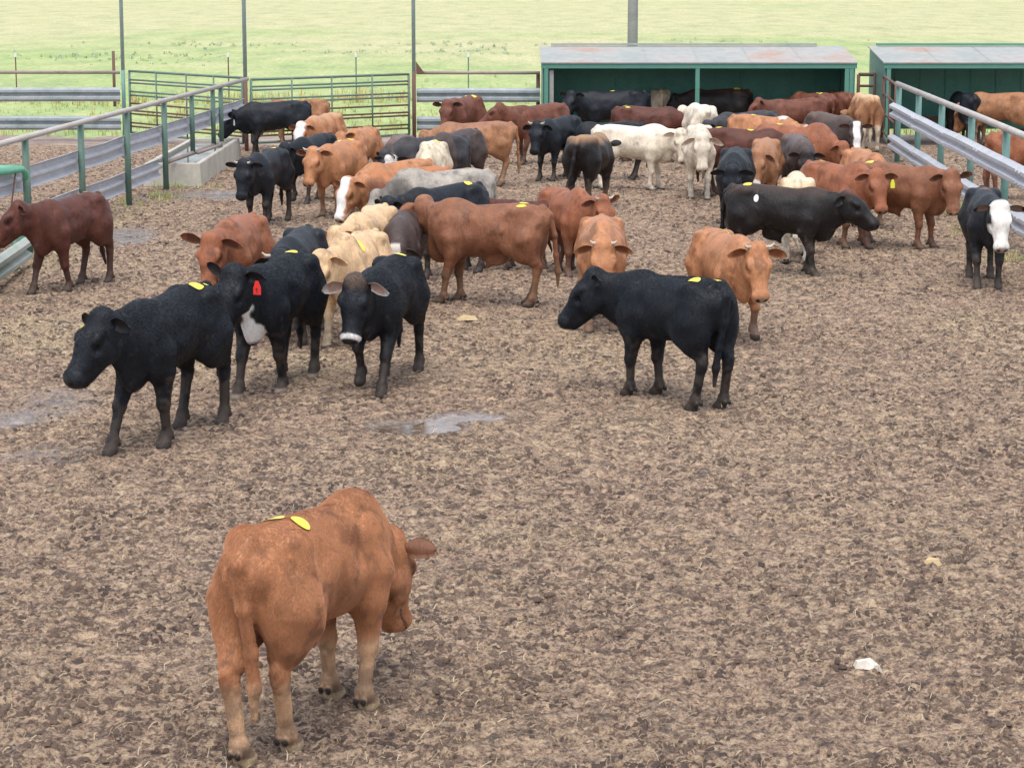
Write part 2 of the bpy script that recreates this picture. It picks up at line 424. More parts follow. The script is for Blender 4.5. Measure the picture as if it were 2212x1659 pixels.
    q = [(-.63, 0, 1.10), (-.715, .02*ts, 1.02), (-.735-.12*tb, .10*ts, .80), (-.725-.22*tb, .22*ts, .58), (-.73-.30*tb, .30*ts+.05*tc, .40), (-.72-.32*tb, .33*ts+.12*tc, .24)]
    rr = [.042, .034, .028, .026, .030, .014]
    for a, b, ra, rb in zip(q, q[1:], rr, rr[1:]): g.cone(a, b, ra, max(rb, res*.9), .03)
    # flat soles
    zz = g.ax[2]; g.F = np.maximum(g.F, (-.004-zz)[None, None, :])
    V, Q = g.mesh()
    # ---- coat pattern
    base, leg, muz, inner = [np.array(c) for c in COATS[coat]]
    C = np.tile(base, (len(V), 1))
    n1 = noise3(V, 6, seed); n2 = noise3(V, 16, seed+5); H = (V-poll) @ HM.T/hs
    onhead = (H[:, 0] > -.06) & (np.abs(H[:, 1]) < .15) & (np.abs(H[:, 2]) < .20) & (H[:, 0] < .5)
    def put(w, col):
        w = np.clip(w, 0, 1)[:, None]; C[:] = C*(1-w)+np.array(col)*w
    mot = noise3(V, 11, seed+9)*.6+noise3(V, 27, seed+10)*.4
    C *= ((1+.22*(n1-.5))*(1-.38*sstep(.52, .74, mot)*sstep(.35, .6, n1)))[:, None]; C += (base*.35+.01)*(sstep(.60, .8, 1-mot)*.35)[:, None]
    if 'topcol' in pat: put(sstep(.98, 1.12, V[:, 2]+.10*(n1-.5)+.02*V[:, 0])*(V[:, 0] < .6), pat['topcol'])
    if 'patch' in pat:
        for (x, y, z, r, col) in pat['patch']:
            dd = np.sqrt((V[:, 0]-x)**2+(V[:, 1]-y)**2+(V[:, 2]-z)**2)+.16*(n1-.5)+.10*(n2-.5)
            put(sstep(r, r*.62, dd)*(.6+.4*n2), col)
    lz = sstep(.46, .30, V[:, 2]+.14*(n1-.5)); neck_low = (V[:, 0] > .60) & (V[:, 2] > .15)
    lz = np.where(onhead, 0, lz); put(lz*.9, pat.get('legs', leg))
    if 'legs_full' in pat: put(np.where(onhead, 0, sstep(.62, .48, V[:, 2]+.1*(n1-.5))), pat['legs_full'])
    mudw = sstep(.22, .04, V[:, 2]+.16*(n2-.5)+.06*(n1-.5))*(~onhead)
    put(mudw*.55, (.10, .075, .06))
    sp_ = noise3(V, 13, seed+21)*.55+noise3(V, 31, seed+22)*.45
    put(sstep(.50, .72, sp_+.20*sstep(.60, .10, V[:, 2])-.22*sstep(.40, .75, V[:, 2]))*(~onhead)*(.45 if base.max() < .5 else .25), (.10, .075, .06))
    if 'chest' in pat:
        w = sstep(.095, .07, np.abs(V[:, 1]-.01)+.07*(n1-.5)+.05*(n2-.5)+.05*sstep(.58, .75, V[:, 2]))*sstep(1.06, .98, V[:, 2])*sstep(.47,.52,V[:,2])*(~onhead)
        put(w*sstep(.40,.46,V[:,0]), pat['chest'])
    if 'poll' in pat: put(sstep(.11, .05, np.sqrt((H[:, 0]+.0)**2+H[:, 1]**2+(H[:, 2]-.08)**2)+.05*(n2-.5)), pat['poll'])
    if 'face' in pat:
        w_, col = pat['face']
        ww = sstep(w_, w_*.8, np.abs(H[:, 1])+.03*(n2-.5))*sstep(-.06, -.02, H[:, 0])*sstep(-.12, -.07, H[:, 2]+.03*n2)*onhead
        put(ww, col)
        if w_ > .08: put(sstep(.22, .30, H[:, 0])*onhead, col)
    mz = sstep(.375, .40, H[:, 0]+.02*(n2-.5))*onhead*sstep(-.17, -.14, H[:, 2])
    if 'muzzle' in pat: put(sstep(.33, .36, H[:, 0]+.02*(n2-.5))*onhead, pat['muzzle'])
    put(mz*sstep(.42, .435, H[:, 0]), pat.get('nose', muz))
    if 'nosering' in pat: put(sstep(.385, .40, H[:, 0])*sstep(.435, .42, H[:, 0])*sstep(-.10, -.08, H[:, 2])*onhead, pat['nosering'])
    for y in (1, -1):
        dn = np.sqrt(((H[:, 0]-.45)*.7)**2+(H[:, 1]-.037*y)**2+((H[:, 2]+.048))**2); put(sstep(.024, .014, dn), (.008, .006, .006))
        de = np.sqrt((H[:, 0]-.14)**2+(H[:, 1]-.10*y)**2+(H[:, 2]-.012)**2); put(sstep(.045, .028, de)*.75, base*.30)
    put(sstep(.008, .004, np.abs(H[:, 2]+.098))*(H[:, 0] > .28)*onhead*.8, (.015, .01, .01))
    if mouth: put(sstep(.05, .04, np.sqrt((H[:, 0]-.43)**2+H[:, 1]**2*.6+(H[:, 2]+.12)**2)), (.02, .008, .01))
    for f in feet:
        d = np.sqrt((V[:, 0]-f[0])**2+(V[:, 1]-f[1])**2)
        put((d < .12)*sstep(f[2]+.035, f[2]+.02, V[:, 2]), pat.get('hoof', (.05, .042, .036)))
    for q in dews:
        for y in (.022, -.022): put(sstep(.028, .018, np.sqrt(((V-(q+(-.012, y, -.004)))**2).sum(1))), (.03, .025, .022))
    # ---- ears (leaf shaped, cupped, part of the same body mesh)
    er = dict(l=.20, w=.062, droop=12, back=18, twist=0, outer=None, inner=inner, rim=None)
    er.update(ears or {})
    vs, fs, cs = [], [], []
    NU, NV = 9, 6
    for y in (1, -1):
        dr = R(er['droop'][0 if y > 0 else 1] if isinstance(er['droop'], tuple) else er['droop']); bk = R(er['back'])
        # droop measured from horizontal in the world, back-swing towards the neck
        e = unit(hl*y*cos(dr)*cos(bk)-hd*sin(bk)*.9-np.array((0, 0, 1))*sin(dr)+hu*.10)
        face = unit(hd*.75+hu*.35); face = unit(face-e*(face @ e)); side = np.cross(e, face)*y
        root = h(.015, .098*y, .02)
        st = len(vs)
        for layer in (0, 1):
            for i in range(NU+1):
                u = i/NU; wd = er['w']*(.42+.58*min(1, u*2.6)**.8)*max(1e-3, (1-u**3.2))**.55
                for j in range(NV+1):
                    v = -1+2*j/NV
                    cup = .030*(1-v*v)*(1-.6*u)
                    p = root+e*(u*er['l'])+side*(v*wd)-face*(cup*1.0+(0 if layer else .010*(1-u*.5)*(1-abs(v)*.7)))+np.array((0, 0, -1))*(.03*u*u)
                    vs.append(p)
                    oc = np.array(er['outer']) if er['outer'] is not None else base
                    ic = np.array(er['inner'])
                    if layer: rim = max(abs(v), u); c = ic if rim < .72 else (np.array(er['rim']) if er['rim'] is not None else oc)
                    else: c = oc
                    cs.append(c)
        m_ = (NU+1)*(NV+1)
        for i in range(NU):
            for j in range(NV):
                a = st+i*(NV+1)+j; q4 = (a, a+1, a+NV+2, a+NV+1)
                fs.append(q4 if y < 0 else q4[::-1]); b4 = tuple(x+m_ for x in q4); fs.append(b4[::-1] if y < 0 else b4)
        ring = [i*(NV+1) for i in range(NU+1)]+[NU*(NV+1)+j for j in range(1, NV+1)]+[i*(NV+1)+NV for i in range(NU-1, -1, -1)]
        for a, b in zip(ring, ring[1:]):
            q4 = (st+a, st+a+m_, st+b+m_, st+b); fs.append(q4 if y < 0 else q4[::-1])
    V2 = np.array(vs, np.float32); n0 = len(V)
    V = np.concatenate([V, V2]); C = np.concatenate([C, np.array(cs)]); Q = np.concatenate([Q, np.array(fs)+n0])
    return V, Q, np.clip(C, 0, 1), (poll, HM), n0

def hair_material():
    m, t, b = mat('cow_hair')
    a = t.nodes.new('ShaderNodeAttribute'); a.attribute_name = 'coat'
    t.links.new(a.outputs['Color'], b.inputs['Base Color'])
    b.inputs['Roughness'].default_value = .45; b.inputs['Specular IOR Level'].default_value = .32
    return m
M['hair'] = hair_material()
def grow_hair(root, V, Q, C, n0, count, L, rad, seed, poll, HM):
    """short coat of real hair strands lying along the body, each with the coat colour below it"""
    r = np.random.default_rng(seed)
    F = Q[Q.max(1) < n0]; a, b, c, d = [V[F[:, k]] for k in range(4)]
    nrm = np.cross(c-a, d-b); ar = np.linalg.norm(nrm, axis=1)+1e-12; nn = nrm/ar[:, None]
    pick = r.choice(len(F), count, p=ar/ar.sum())
    u, v = r.random((count, 1)), r.random((count, 1))
    P = (a[pick]*(1-u)+b[pick]*u)*(1-v)+(d[pick]*(1-u)+c[pick]*u)*v; N = nn[pick]
    Hh = (P-poll) @ HM.T/1.16; keep = (P[:, 2] > .05) & ~((Hh[:, 0] > .405) & (Hh[:, 0] < .5) & (Hh[:, 2] > -.13) & (np.abs(Hh[:, 1]) < .12))
    for y_ in (.089, -.089): keep &= ((Hh[:, 0]-.14)**2+(Hh[:, 1]-y_)**2+(Hh[:, 2]-.01)**2) > .034**2
    P, N, pick = P[keep], N[keep], pick[keep]; count = len(P)
    flow = np.tile(np.array([-.75, 0, -.55]), (count, 1)); flow[:, 2] -= np.clip(.75-P[:, 2], 0, 1)*2.0
    nz = np.stack([noise3(P, 5, seed+k)-.5 for k in (31, 32, 33)], 1)*.9+np.stack([noise3(P, 18, seed+k)-.5 for k in (41, 42, 43)], 1)*.35
    flow = flow+nz+r.normal(0, .14, (count, 3)); flow -= N*(flow*N).sum(1, keepdims=True); flow /= np.linalg.norm(flow, axis=1, keepdims=True)+1e-6
    ln = L*r.uniform(.6, 1.25, (count, 1))*np.where(P[:, 2:3] < .45, .6, 1)
    p0 = P-N*.002; p1 = P+flow*ln*.5+N*ln*r.uniform(.08, .18, (count, 1)); p2 = P+flow*ln+N*ln*r.uniform(.04, .20, (count, 1))
    pts = np.stack([p0, p1, p2], 1).astype(np.float32)
    cu = bpy.data.hair_curves.new('hair'); cu.add_curves([3]*count)
    cu.attributes['position'].data.foreach_set('vector', pts.ravel())
    ra = cu.attributes.get('radius') or cu.attributes.new('radius', 'FLOAT', 'POINT')
    ra.data.foreach_set('value', np.tile(np.array([1, .8, .25], np.float32)*rad, count))
    cc = C[F[pick, 0]]*r.uniform(.92, 1.08, (count, 1))
    at_ = cu.attributes.new('coat', 'FLOAT_COLOR', 'CURVE')
    at_.data.foreach_set('color', np.concatenate([np.clip(cc, 0, 1), np.ones((count, 1))], 1).astype(np.float32).ravel())
    o = bpy.data.objects.new('hair', cu); COL.objects.link(o); cu.materials.append(M['hair']); o.parent = root
def eye_data():
    mb = MB(); n = 8; vs = []; fs = []
    for i in range(n+1):
        for j in range(n*2):
            a = pi*i/n; b = 2*pi*j/(n*2); vs.append((.024*cos(a), .024*sin(a)*cos(b), .024*sin(a)*sin(b)))
    for i in range(n):
        for j in range(n*2):
            k = (j+1) % (n*2); fs.append((i*n*2+j, (i+1)*n*2+j, (i+1)*n*2+k, i*n*2+k))
    me = bpy.data.meshes.new('eye'); me.from_pydata(vs, [], fs); me.shade_smooth(); me.materials.append(M['eye']); return me
EYE = eye_data()
DEF_LEGS = [(0, 0), (0, 0), (0, 0), (0, 0)]
def make_cow(label, u, v, heading, coat, s=1.0, hp=(0, 14, 0, 48), legs=None, stick=((-.40, -.10),), tag_=None, horns=None, group='young cattle in the feedlot pen', zref=1.13, pos=None, wst=(), **kw):
    i = make_cow.n; make_cow.n += 1; s *= 1.02
    rnd = random.Random(i*17+3)
    P = at(u, v, zref*s) if pos is None else Vector((*pos, 0))
    dist = math.hypot(P.x, P.y)
    res = max(.011, min(.022, .00085*dist*.62))
    lg = legs or [(rnd.uniform(-.10, .10), 0) for _ in range(4)]
    kw.setdefault('fat', rnd.uniform(.92, 1.04)); kw.setdefault('tail', (rnd.uniform(-.35, .35), 0, rnd.uniform(-1, 1)))
    V, Q, C, (poll, HM), n0 = cow_mesh(res, coat, hp, lg, seed=i, **kw)
    me = bpy.data.meshes.new('body')
    me.vertices.add(len(V)); me.vertices.foreach_set('co', V.ravel())
    me.loops.add(Q.size); me.loops.foreach_set('vertex_index', Q.astype(np.int32).ravel())
    me.polygons.add(len(Q)); me.polygons.foreach_set('loop_start', np.arange(0, Q.size, 4, dtype=np.int32))
    me.update(calc_edges=True); me.shade_smooth()
    a = me.attributes.new('coat', 'FLOAT_COLOR', 'POINT')
    a.data.foreach_set('color', np.concatenate([C, np.ones((len(C), 1))], 1).astype(np.float32).ravel())
    root = empty('cow', (P.x, P.y, -.014), R(heading), s)
    tag(root, label, 'cow', group)
    link('body', me, M['coat'], root)
    if dist < 23: grow_hair(root, V, Q, C, n0, 150000 if dist < 14 else 70000, .020, .00075 if dist < 14 else .0009, i, poll, HM)
    hd, hl, hu = HM
    def h(x, y, z): return poll+(hd*x+hl*y+hu*z)*1.16
    if dist < 46:
        for y in (1, -1):
            e = bpy.data.objects.new('eye', EYE); COL.objects.link(e); e.parent = root; e.location = h(.14, .089*y, .010)
    if horns:
        L, hm = horns
        for y in (1, -1):
            a0 = h(-.01, .065*y, .075); mb = MB()
            mb.tube([a0, a0+hl*y*L*.55+hu*L*.1, a0+hl*y*L*.85+hu*L*.35+np.array((0, 0, L*.25))], [.020, .015, .005], 8)
            mb.build('horn', M[hm], root, True)
    bv = BVHTree.FromPolygons([tuple(map(float, p)) for p in V[:n0]], [tuple(map(int, q)) for q in Q if q.max() < n0])
    def decal(name, m, x, y, r, elong=1.0, side=False):
        """thin disc glued on the coat, following its curve"""
        mb = MB(); vs = []
        for rg in range(4):
            for k in range(16):
                rr = r*rg/3; a = 2*pi*k/16; dx, dy = rr*cos(a)*elong, rr*sin(a)
                if side: hit = bv.ray_cast(Vector((x[0]+dx, x[2], x[1]+dy)), Vector((0, -1 if x[2] > 0 else 1, 0)))
                else: hit = bv.ray_cast(Vector((x+dx, y+dy, 1.6)), Vector((0, 0, -1)))
                if hit[0] is None: return
                vs.append(hit[0]+hit[1]*(.009 if dist < 23 else .005))
        fs = [(rg*16+k, (rg+1)*16+k, (rg+1)*16+(k+1) % 16, rg*16+(k+1) % 16) for rg in range(3) for k in range(16)]
        mb.add(vs, fs); mb.build(name, m, root, True)
    for st in stick:
        decal('sticker', M['sticker'], st[0], st[1], (st[2] if len(st) > 2 else .062)*.9)
    for st in wst: decal('sticker', M['whitesticker'], (st[0], st[1], st[2]), None, st[3], st[4] if len(st) > 4 else 1, True)
    if tag_:
        y, m = tag_; er = kw.get('ears') or {}
        dr = er.get('droop', 12); dr = dr if not isinstance(dr, tuple) else dr[0 if y > 0 else 1]
        p = h(.055, y*(.098+.5*er.get('l', .20)), .0)+np.array((0, 0, -math.sin(R(dr))*.11))
        mb = MB(); f = unit(hd*.8+hu*.3+hl*y*.1); f[2] = 0; f = unit(f); sd = unit(np.cross((0, 0, 1), f)); up = np.array((0, 0, 1))
        prof = [(-.012, .03), (.012, .03), (.033, -.03), (.033, -.085), (-.033, -.085), (-.033, -.03)]
        vs = [p+sd*a_+up*b_+f*.004 for a_, b_ in prof]+[p+sd*a_+up*b_-f*.004 for a_, b_ in prof]
        mb.add(vs, [tuple(range(6)), tuple(range(11, 5, -1))]+[(k, k+6, (k+1) % 6+6, (k+1) % 6) for k in range(6)])
        tg = mb.build('ear_tag', M[m], root)
        if m == 'redtag':
            q = MB()
            for (x0, x1, z0, z1) in ((-.004, .004, -.07, -.03), (-.014, -.004, -.045, -.037)):
                q.add([p+f*.0055+sd*x0+up*z0, p+f*.0055+sd*x1+up*z0, p+f*.0055+sd*x1+up*z1, p+f*.0055+sd*x0+up*z1], [(0, 1, 2, 3)])
            q.build('ear_tag_mark', M['ink'], tg)
    make_cow.log.append((label, root, me))
    return root
make_cow.n = 0; make_cow.log = []
# ------------------------------------------------------------------ ground
def grid_sheet(name, xs_fn, ds, nu, zfn, m, attrs=None):
    u = np.linspace(-1, 1, nu); D = np.repeat(ds[:, None], nu, 1); X = xs_fn(u[None, :], ds[:, None])
    z, att = zfn(X.ravel(), D.ravel())
    co = np.stack([X.ravel(), D.ravel(), z], 1).astype(np.float32)
    nr = len(ds); i = (np.arange(nr-1)[:, None]*nu+np.arange(nu-1)[None, :]).ravel()
    Q = np.stack([i, i+1, i+nu+1, i+nu], 1).astype(np.int32)
    me = bpy.data.meshes.new(name)
    me.vertices.add(len(co)); me.vertices.foreach_set('co', co.ravel())
    me.loops.add(Q.size); me.loops.foreach_set('vertex_index', Q.ravel())
    me.polygons.add(len(Q)); me.polygons.foreach_set('loop_start', np.arange(0, Q.size, 4, dtype=np.int32))
    me.update(calc_edges=True); me.shade_smooth()
    for k, a in att.items():
        at_ = me.attributes.new(k, 'FLOAT', 'POINT'); at_.data.foreach_set('value', a.astype(np.float32))
    return link(name, me, m)

# wet patches: (u, v pixel centre -> world), radii x,y
PUDDLES = [(at(900, 924), .48, .40, 1.5), (at(1015, 900), .40, .34, 1.8), (at(955, 908), .3, .22, 1.4), (at(60, 880), (.7), 1.3, .50), (at(30, 905), .35, .5, .9), (at(190, 690), .6, 1.3, .3),
           (at(240, 520), .7, 1.8, .85), (at(420, 424), 1.4, 1.0, .95), (at(640, 405), .9, 1.0, .6), (at(100, 990), .5, .6, .6), (at(700, 640), .5, .6, .45), (at(2150, 330), 1.2, 1.5, .3)]
STRAW = [(at(120, 720), 1.5, 1.6, 1.25), (at(560, 790), 1.2, 1.1, 1.1), (at(255, 470), .5, 3.5, 1.3), (at(1300, 760), 1.4, 1.2, .45), (at(950, 690), 1.0, 1.0, .4),
         (at(1600, 930), 2.2, 1.8, .35), (at(2150, 720), 1.2, 2.0, .6), (at(2195, 560), .5, 2.0, .8), (at(900, 1000), 1.0, .9, .4), (at(1900, 1150), 1.4, .8, .3), (at(80, 560), .8, 2.5, 1.0), (at(1050, 1150), 1.0, .7, .25)]
def field_of(lst, x, y):
    f = np.zeros_like(x)
    for p, rx, ry, a in lst:
        d = np.sqrt(((x-p.x)/rx)**2+((y-p.y)/ry)**2); f = np.maximum(f, a*sstep(1.25, .35, d))
    return f
def mud_z(x, y):
    amp = np.clip(1.0-(y-30)*.010, .6, 1.0)
    xr, yr = rot2(x, y, .5); xs, ys = rot2(x, y, -.35)
    n0 = noise2(x*1.1, y*1.1, 1); n1 = noise2(xr*4.5, yr*4.5, 2); n2 = noise2(xs*17, ys*17, 3); n3 = noise2(xr*34, yr*34, 4); n4 = noise2(x*60, y*60, 5)
    big = noise2(x*.35+7, y*.35, 9); n1b = noise2(xs*8.5+11, ys*8.5, 13)
    clod = sstep(.40, .85, n2)*(.35+.9*n1b); clod2 = sstep(.4, .9, n3)
    hole = sstep(.34, .08, n2)*sstep(.3, .65, n1b)
    z = .034*(n0-.5)+.020*(n1-.5)+.012*(n1b-.5)+.022*clod+.014*clod2+.007*(n4-.5)-.024*hole
    wet = field_of(PUDDLES, x, y)*np.clip(.55+1.2*(n0-.35)+.6*(n1-.5)+.35*(n2-.5), 0, 1.2)
    straw = np.clip(.8*field_of(STRAW, x, y)*(.4+.9*n1)+.30*sstep(.50, .78, big)*n1+.30*(n0-.45)+.25*(n1b-.5), 0, 1)
    z = np.where(wet > .0, z*(1-.5*np.clip(wet, 0, 1)), z)*amp
    pool = sstep(.70, .95, wet)
    z = z*(1-pool)+(-.012)*pool
    dk = .42*n2+.30*n3+.28*n1b+.16*(n4-.5)
    dark = np.maximum(.5*sstep(.56, .68, dk)*(.4+.8*n1), .7*hole)
    return z.astype(np.float32), dict(wet=wet, straw=straw, dark=dark)
def mud_material():
    m, t, b = mat('trampled_mud')
    def A(n):
        a = t.nodes.new('ShaderNodeAttribute'); a.attribute_name = n; return a.outputs['Fac']
    v = coords(t)
    fine = noisy(t, v, 27, 9, .80); mid = noisy(t, v, 4.5, 5, .6); vf = noisy(t, v, 70, 5, .75)
    cl = noisy(t, v, 7.5, 6, .7); sh = nd(t, 'ShaderNodeMath', operation='MULTIPLY_ADD'); t.links.new(cl, sh.inputs[0]); sh.inputs[1].default_value = .55; t.links.new(fine, sh.inputs[2])
    s2 = nd(t, 'ShaderNodeMath', operation='SUBTRACT'); t.links.new(sh.outputs[0], s2.inputs[0]); s2.inputs[1].default_value = .262; fin2 = s2.outputs[0]
    bs = ramp(t, fin2, [(.39, (.040,.027,.023)), (.46, (.142,.092,.066)), (.53, (.28,.194,.134)), (.63, (.45,.342,.238))]).outputs[0]
    st = ramp(t, fin2, [(.39, (.06,.042,.028)), (.46, (.19,.135,.085)), (.53, (.33,.25,.155)), (.63, (.52,.42,.28))]).outputs[0]
    c = mix(t, A('straw'), bs, st)
    dk = ramp(t, A('dark'), [(.30, (0,0,0)), (.62, (.88,)*3)]).outputs[0]
    c = mix(t, dk, c, (.050,.037,.034))
    c = mix(t, .5, c, ramp(t, mid, [(.3, (.72,.72,.74)), (.7, (1.2,1.16,1.1))]).outputs[0], 'MULTIPLY')
    c = mix(t, .6, c, ramp(t, vf, [(.34, (.35,.33,.32)), (.5, (1.,1.,1.)), (.66, (1.5,1.45,1.36))]).outputs[0], 'MULTIPLY')
    wr = ramp(t, A('wet'), [(.25, (0,0,0)), (.7, (1,1,1))]).outputs[0]
    c = mix(t, wr, c, mix(t, .5, c, (.105,.085,.078)))
    t.links.new(c, b.inputs['Base Color'])
    r = ramp(t, A('wet'), [(.15, (.9,)*3), (.45, (.30,)*3), (.85, (.05,)*3)]).outputs[0]
    t.links.new(r, b.inputs['Roughness'])
    b.inputs['Specular IOR Level'].default_value = .65
    bn = nd(t, 'ShaderNodeBump', Distance=.02); t.links.new(fine, bn.inputs['Height']); t.links.new(bn.outputs[0], b.inputs['Normal'])
    bs_ = nd(t, 'ShaderNodeMapRange'); bs_.inputs[1].default_value = .4; bs_.inputs[2].default_value = .95; bs_.inputs[3].default_value = .9; bs_.inputs[4].default_value = .04
    t.links.new(A('wet'), bs_.inputs[0]); t.links.new(bs_.outputs[0], bn.inputs['Strength']); return m
M['mud'] = mud_material()
ds = [9.0]
while ds[-1] < 50.2: ds.append(ds[-1]+max(.013, .00115*ds[-1]))
ds = np.array(ds)
yard = grid_sheet('ground', lambda u, d: u*(.262*d+.8)+.008*d, ds, 640, mud_z, M['mud']); tag(yard, kind='structure')

# wider dirt under and beyond the fences, then the grass field
def dirt_material():
    m, t, b = mat('pale_dirt'); v = coords(t)
    f = noisy(t, v, 1.3, 7, .7); g = noisy(t, v, 14, 4, .7)
    c = ramp(t, f, [(.3, (.17,.12,.105)), (.5, (.30,.235,.20)), (.68, (.40,.33,.27))]).outputs[0]
    c = mix(t, .6, c, ramp(t, g, [(.3, (.5,)*3), (.7, (1.3,)*3)]).outputs[0], 'MULTIPLY')
    t.links.new(c, b.inputs['Base Color']); b.inputs['Roughness'].default_value = .9
    bump(t, b, g, .6, .03); return m
M['dirt'] = dirt_material()
mb = MB(); mb.add([(-60, 0, -.09), (60, 0, -.09), (60, 57, -.09), (-60, 57, -.09)], [(0, 1, 2, 3)])
tag(mb.build('dirt_yard', M['dirt']), kind='structure')
def strip_z(x, y):
    z = .05*(noise2(x*.9, y*.9, 21)-.5)+.02*(noise2(x*5, y*5, 22)-.5)-.02
    return z.astype(np.float32), {}
sb = np.linspace(50.0, 53.6, 40)
tag(grid_sheet('dirt_strip', lambda u, d: u*22+0*d, sb, 300, strip_z, M['dirt']), kind='structure')

def grass_material():
    m, t, b = mat('pasture_grass')
    v = coords(t, 'Object', (.55, .16, 1)); v2 = coords(t, 'Object', (.03, .016, 1)); v3 = coords(t, 'Object', (5, 1.4, 1)); v4 = coords(t, 'Object', (.011, .030, 1))
    f = noisy(t, v, 1.0, 8, .68); big = noisy(t, v2, 1.0, 4, .55); fine = noisy(t, v3, 1.0, 5, .75); strp = noisy(t, v4, 1.0, 4, .6)
    c = ramp(t, f, [(.28, (.32,.345,.20)), (.46, (.43,.435,.26)), (.58, (.485,.475,.295)), (.74, (.53,.48,.345))]).outputs[0]
    g = ramp(t, f, [(.28, (.21,.31,.15)), (.5, (.33,.415,.19)), (.72, (.45,.475,.25))]).outputs[0]
    sp = t.nodes.new('ShaderNodeSeparateXYZ'); tc = t.nodes.new('ShaderNodeTexCoord'); t.links.new(tc.outputs['Object'], sp.inputs[0])
    mr = nd(t, 'ShaderNodeMapRange'); mr.inputs[1].default_value = 62; mr.inputs[2].default_value = 150; mr.inputs[3].default_value = .72; mr.inputs[4].default_value = .44
    t.links.new(sp.outputs[1], mr.inputs[0])
    ma = nd(t, 'ShaderNodeMath', operation='SUBTRACT'); t.links.new(mr.outputs[0], ma.inputs[0]); t.links.new(big, ma.inputs[1])
    mg = ramp(t, ma.outputs[0], [(0, (0,0,0)), (.18, (1,1,1))]).outputs[0]
    c = mix(t, mg, c, g)
    c = mix(t, .62, c, ramp(t, fine, [(.28, (.55,.58,.5)), (.72, (1.35,1.32,1.25))]).outputs[0], 'MULTIPLY')
    grey = ramp(t, noisy(t, coords(t, 'Object', (.22, .05, 1)), 1.0, 6, .7), [(.60, (0,0,0)), (.72, (.55,)*3)]).outputs[0]
    c = mix(t, grey, c, (.36,.41,.31))
    t.links.new(c, b.inputs['Base Color']); b.inputs['Roughness'].default_value = .95; b.inputs['Specular IOR Level'].default_value = .1
    bump(t, b, fine, .6, .05); return m
M['grass'] = grass_material()
def field_z(x, y):
    z = .14*(noise2(x*.12, y*.12, 31)-.5)+.05*(noise2(x*.8, y*.8, 32)-.5)+.02
    return (z*sstep(53, 56, y)-.03*(y < 54)).astype(np.float32), {}
fd = np.concatenate([np.linspace(53.0, 80, 120), np.linspace(81, 320, 160), np.linspace(330, 1500, 30)])
tag(grid_sheet('field', lambda u, d: u*(.55*d+30), fd, 240, field_z, M['grass']), kind='structure')

# grass tufts and weeds in the pasture, as one mass nobody could count
def blades(name, pts, h, w, cols, m_names, n=6, seed=1, lean=.5):
    rnd = random.Random(seed); V, F, MI = [], [], []
    for (x, y, z, k) in pts:
        for _ in range(n):
            a = rnd.uniform(0, 2*pi); hh = h*k*rnd.uniform(.5, 1.2); dx = cos(a)*hh*lean*rnd.random(); dy = sin(a)*hh*lean*rnd.random()
            bx, by = x+rnd.gauss(0, .06*k), y+rnd.gauss(0, .06*k); ww = w*rnd.uniform(.7, 1.3); ca, sa = cos(a+1.57)*ww, sin(a+1.57)*ww
            i = len(V); V += [(bx-ca, by-sa, z), (bx+ca, by+sa, z), (bx+dx*.5+ca*.7, by+dy*.5+sa*.7, z+hh*.6), (bx+dx*.5-ca*.7, by+dy*.5-sa*.7, z+hh*.6), (bx+dx, by+dy, z+hh)]
            F += [(i, i+1, i+2, i+3), (i+3, i+2, i+4)]; mi = rnd.randrange(len(m_names)); MI += [mi, mi]
    me = bpy.data.meshes.new(name); me.from_pydata(V, [], F)
    for q in m_names: me.materials.append(M[q])
    me.polygons.foreach_set('material_index', MI)
    return link(name, me)
for nm, c in (('blade_green', (.30,.38,.15)), ('blade_lime', (.44,.50,.20)), ('blade_yellow', (.52,.44,.16)), ('blade_straw', (.55,.44,.24)), ('blade_sage', (.38,.46,.36)), ('straw_dry', (.30,.235,.15)), ('straw_pale', (.46,.38,.26))):
    M[nm] = plain(nm, c, .9)
rnd = random.Random(5); pts = []
for _ in range(2600):
    y = 53.4+abs(rnd.gauss(0, 1))*10; x = rnd.uniform(-.30*y, .32*y); pts.append((x, y, -.02, rnd.uniform(.4, 1.0)*(1+.3*(y < 57))))
tag(blades('pasture_grass', pts, .17, .012, None, ['blade_green', 'blade_lime', 'blade_lime', 'blade_yellow', 'blade_straw'], 6, 2), 'uneven green and yellow pasture grass beyond the pen fence', 'grass', kind='stuff')
pts = []
for (u, v, n, sp) in ((475, 100, 40, 2.2), (760, 118, 50, 3.0), (880, 120, 40, 2.5), (1010, 100, 30, 2), (130, 123, 45, 3.5), (230, 125, 30, 2), (380, 140, 20, 1.2), (980, 118, 25, 2.0), (1600, 90, 20, 2.0)):
    p = at(u, v)
    for _ in range(n): pts.append((p.x+rnd.gauss(0, sp*1.3), p.y+rnd.gauss(0, 2.2), 0, rnd.uniform(.4, 1.2)))
tag(blades('weed_patch', pts, .16, .020, None, ['blade_sage', 'blade_sage', 'blade_lime'], 12, 3), 'grey green weeds in loose bands across the pasture', 'weeds', kind='stuff')
pts = []
for (u, v, n, sp) in ((770, 172, 14, .5), (670, 180, 30, 1.6), (850, 178, 30, 1.8), (150, 180, 30, 2.2), (430, 180, 30, 1.5), (1120, 182, 40, 1.5), (560, 205, 25, 1.5)):
    p = at(u, v+45)
    for _ in range(n): pts.append((p.x+rnd.gauss(0, sp), p.y+rnd.gauss(0, .5), 0, rnd.uniform(.5, 1.1)))
tag(blades('dry_weeds', pts, .42, .016, None, ['blade_yellow', 'blade_straw', 'blade_lime'], 8, 4), 'tall dry yellow weeds just beyond the pen fence', 'weeds', kind='stuff')
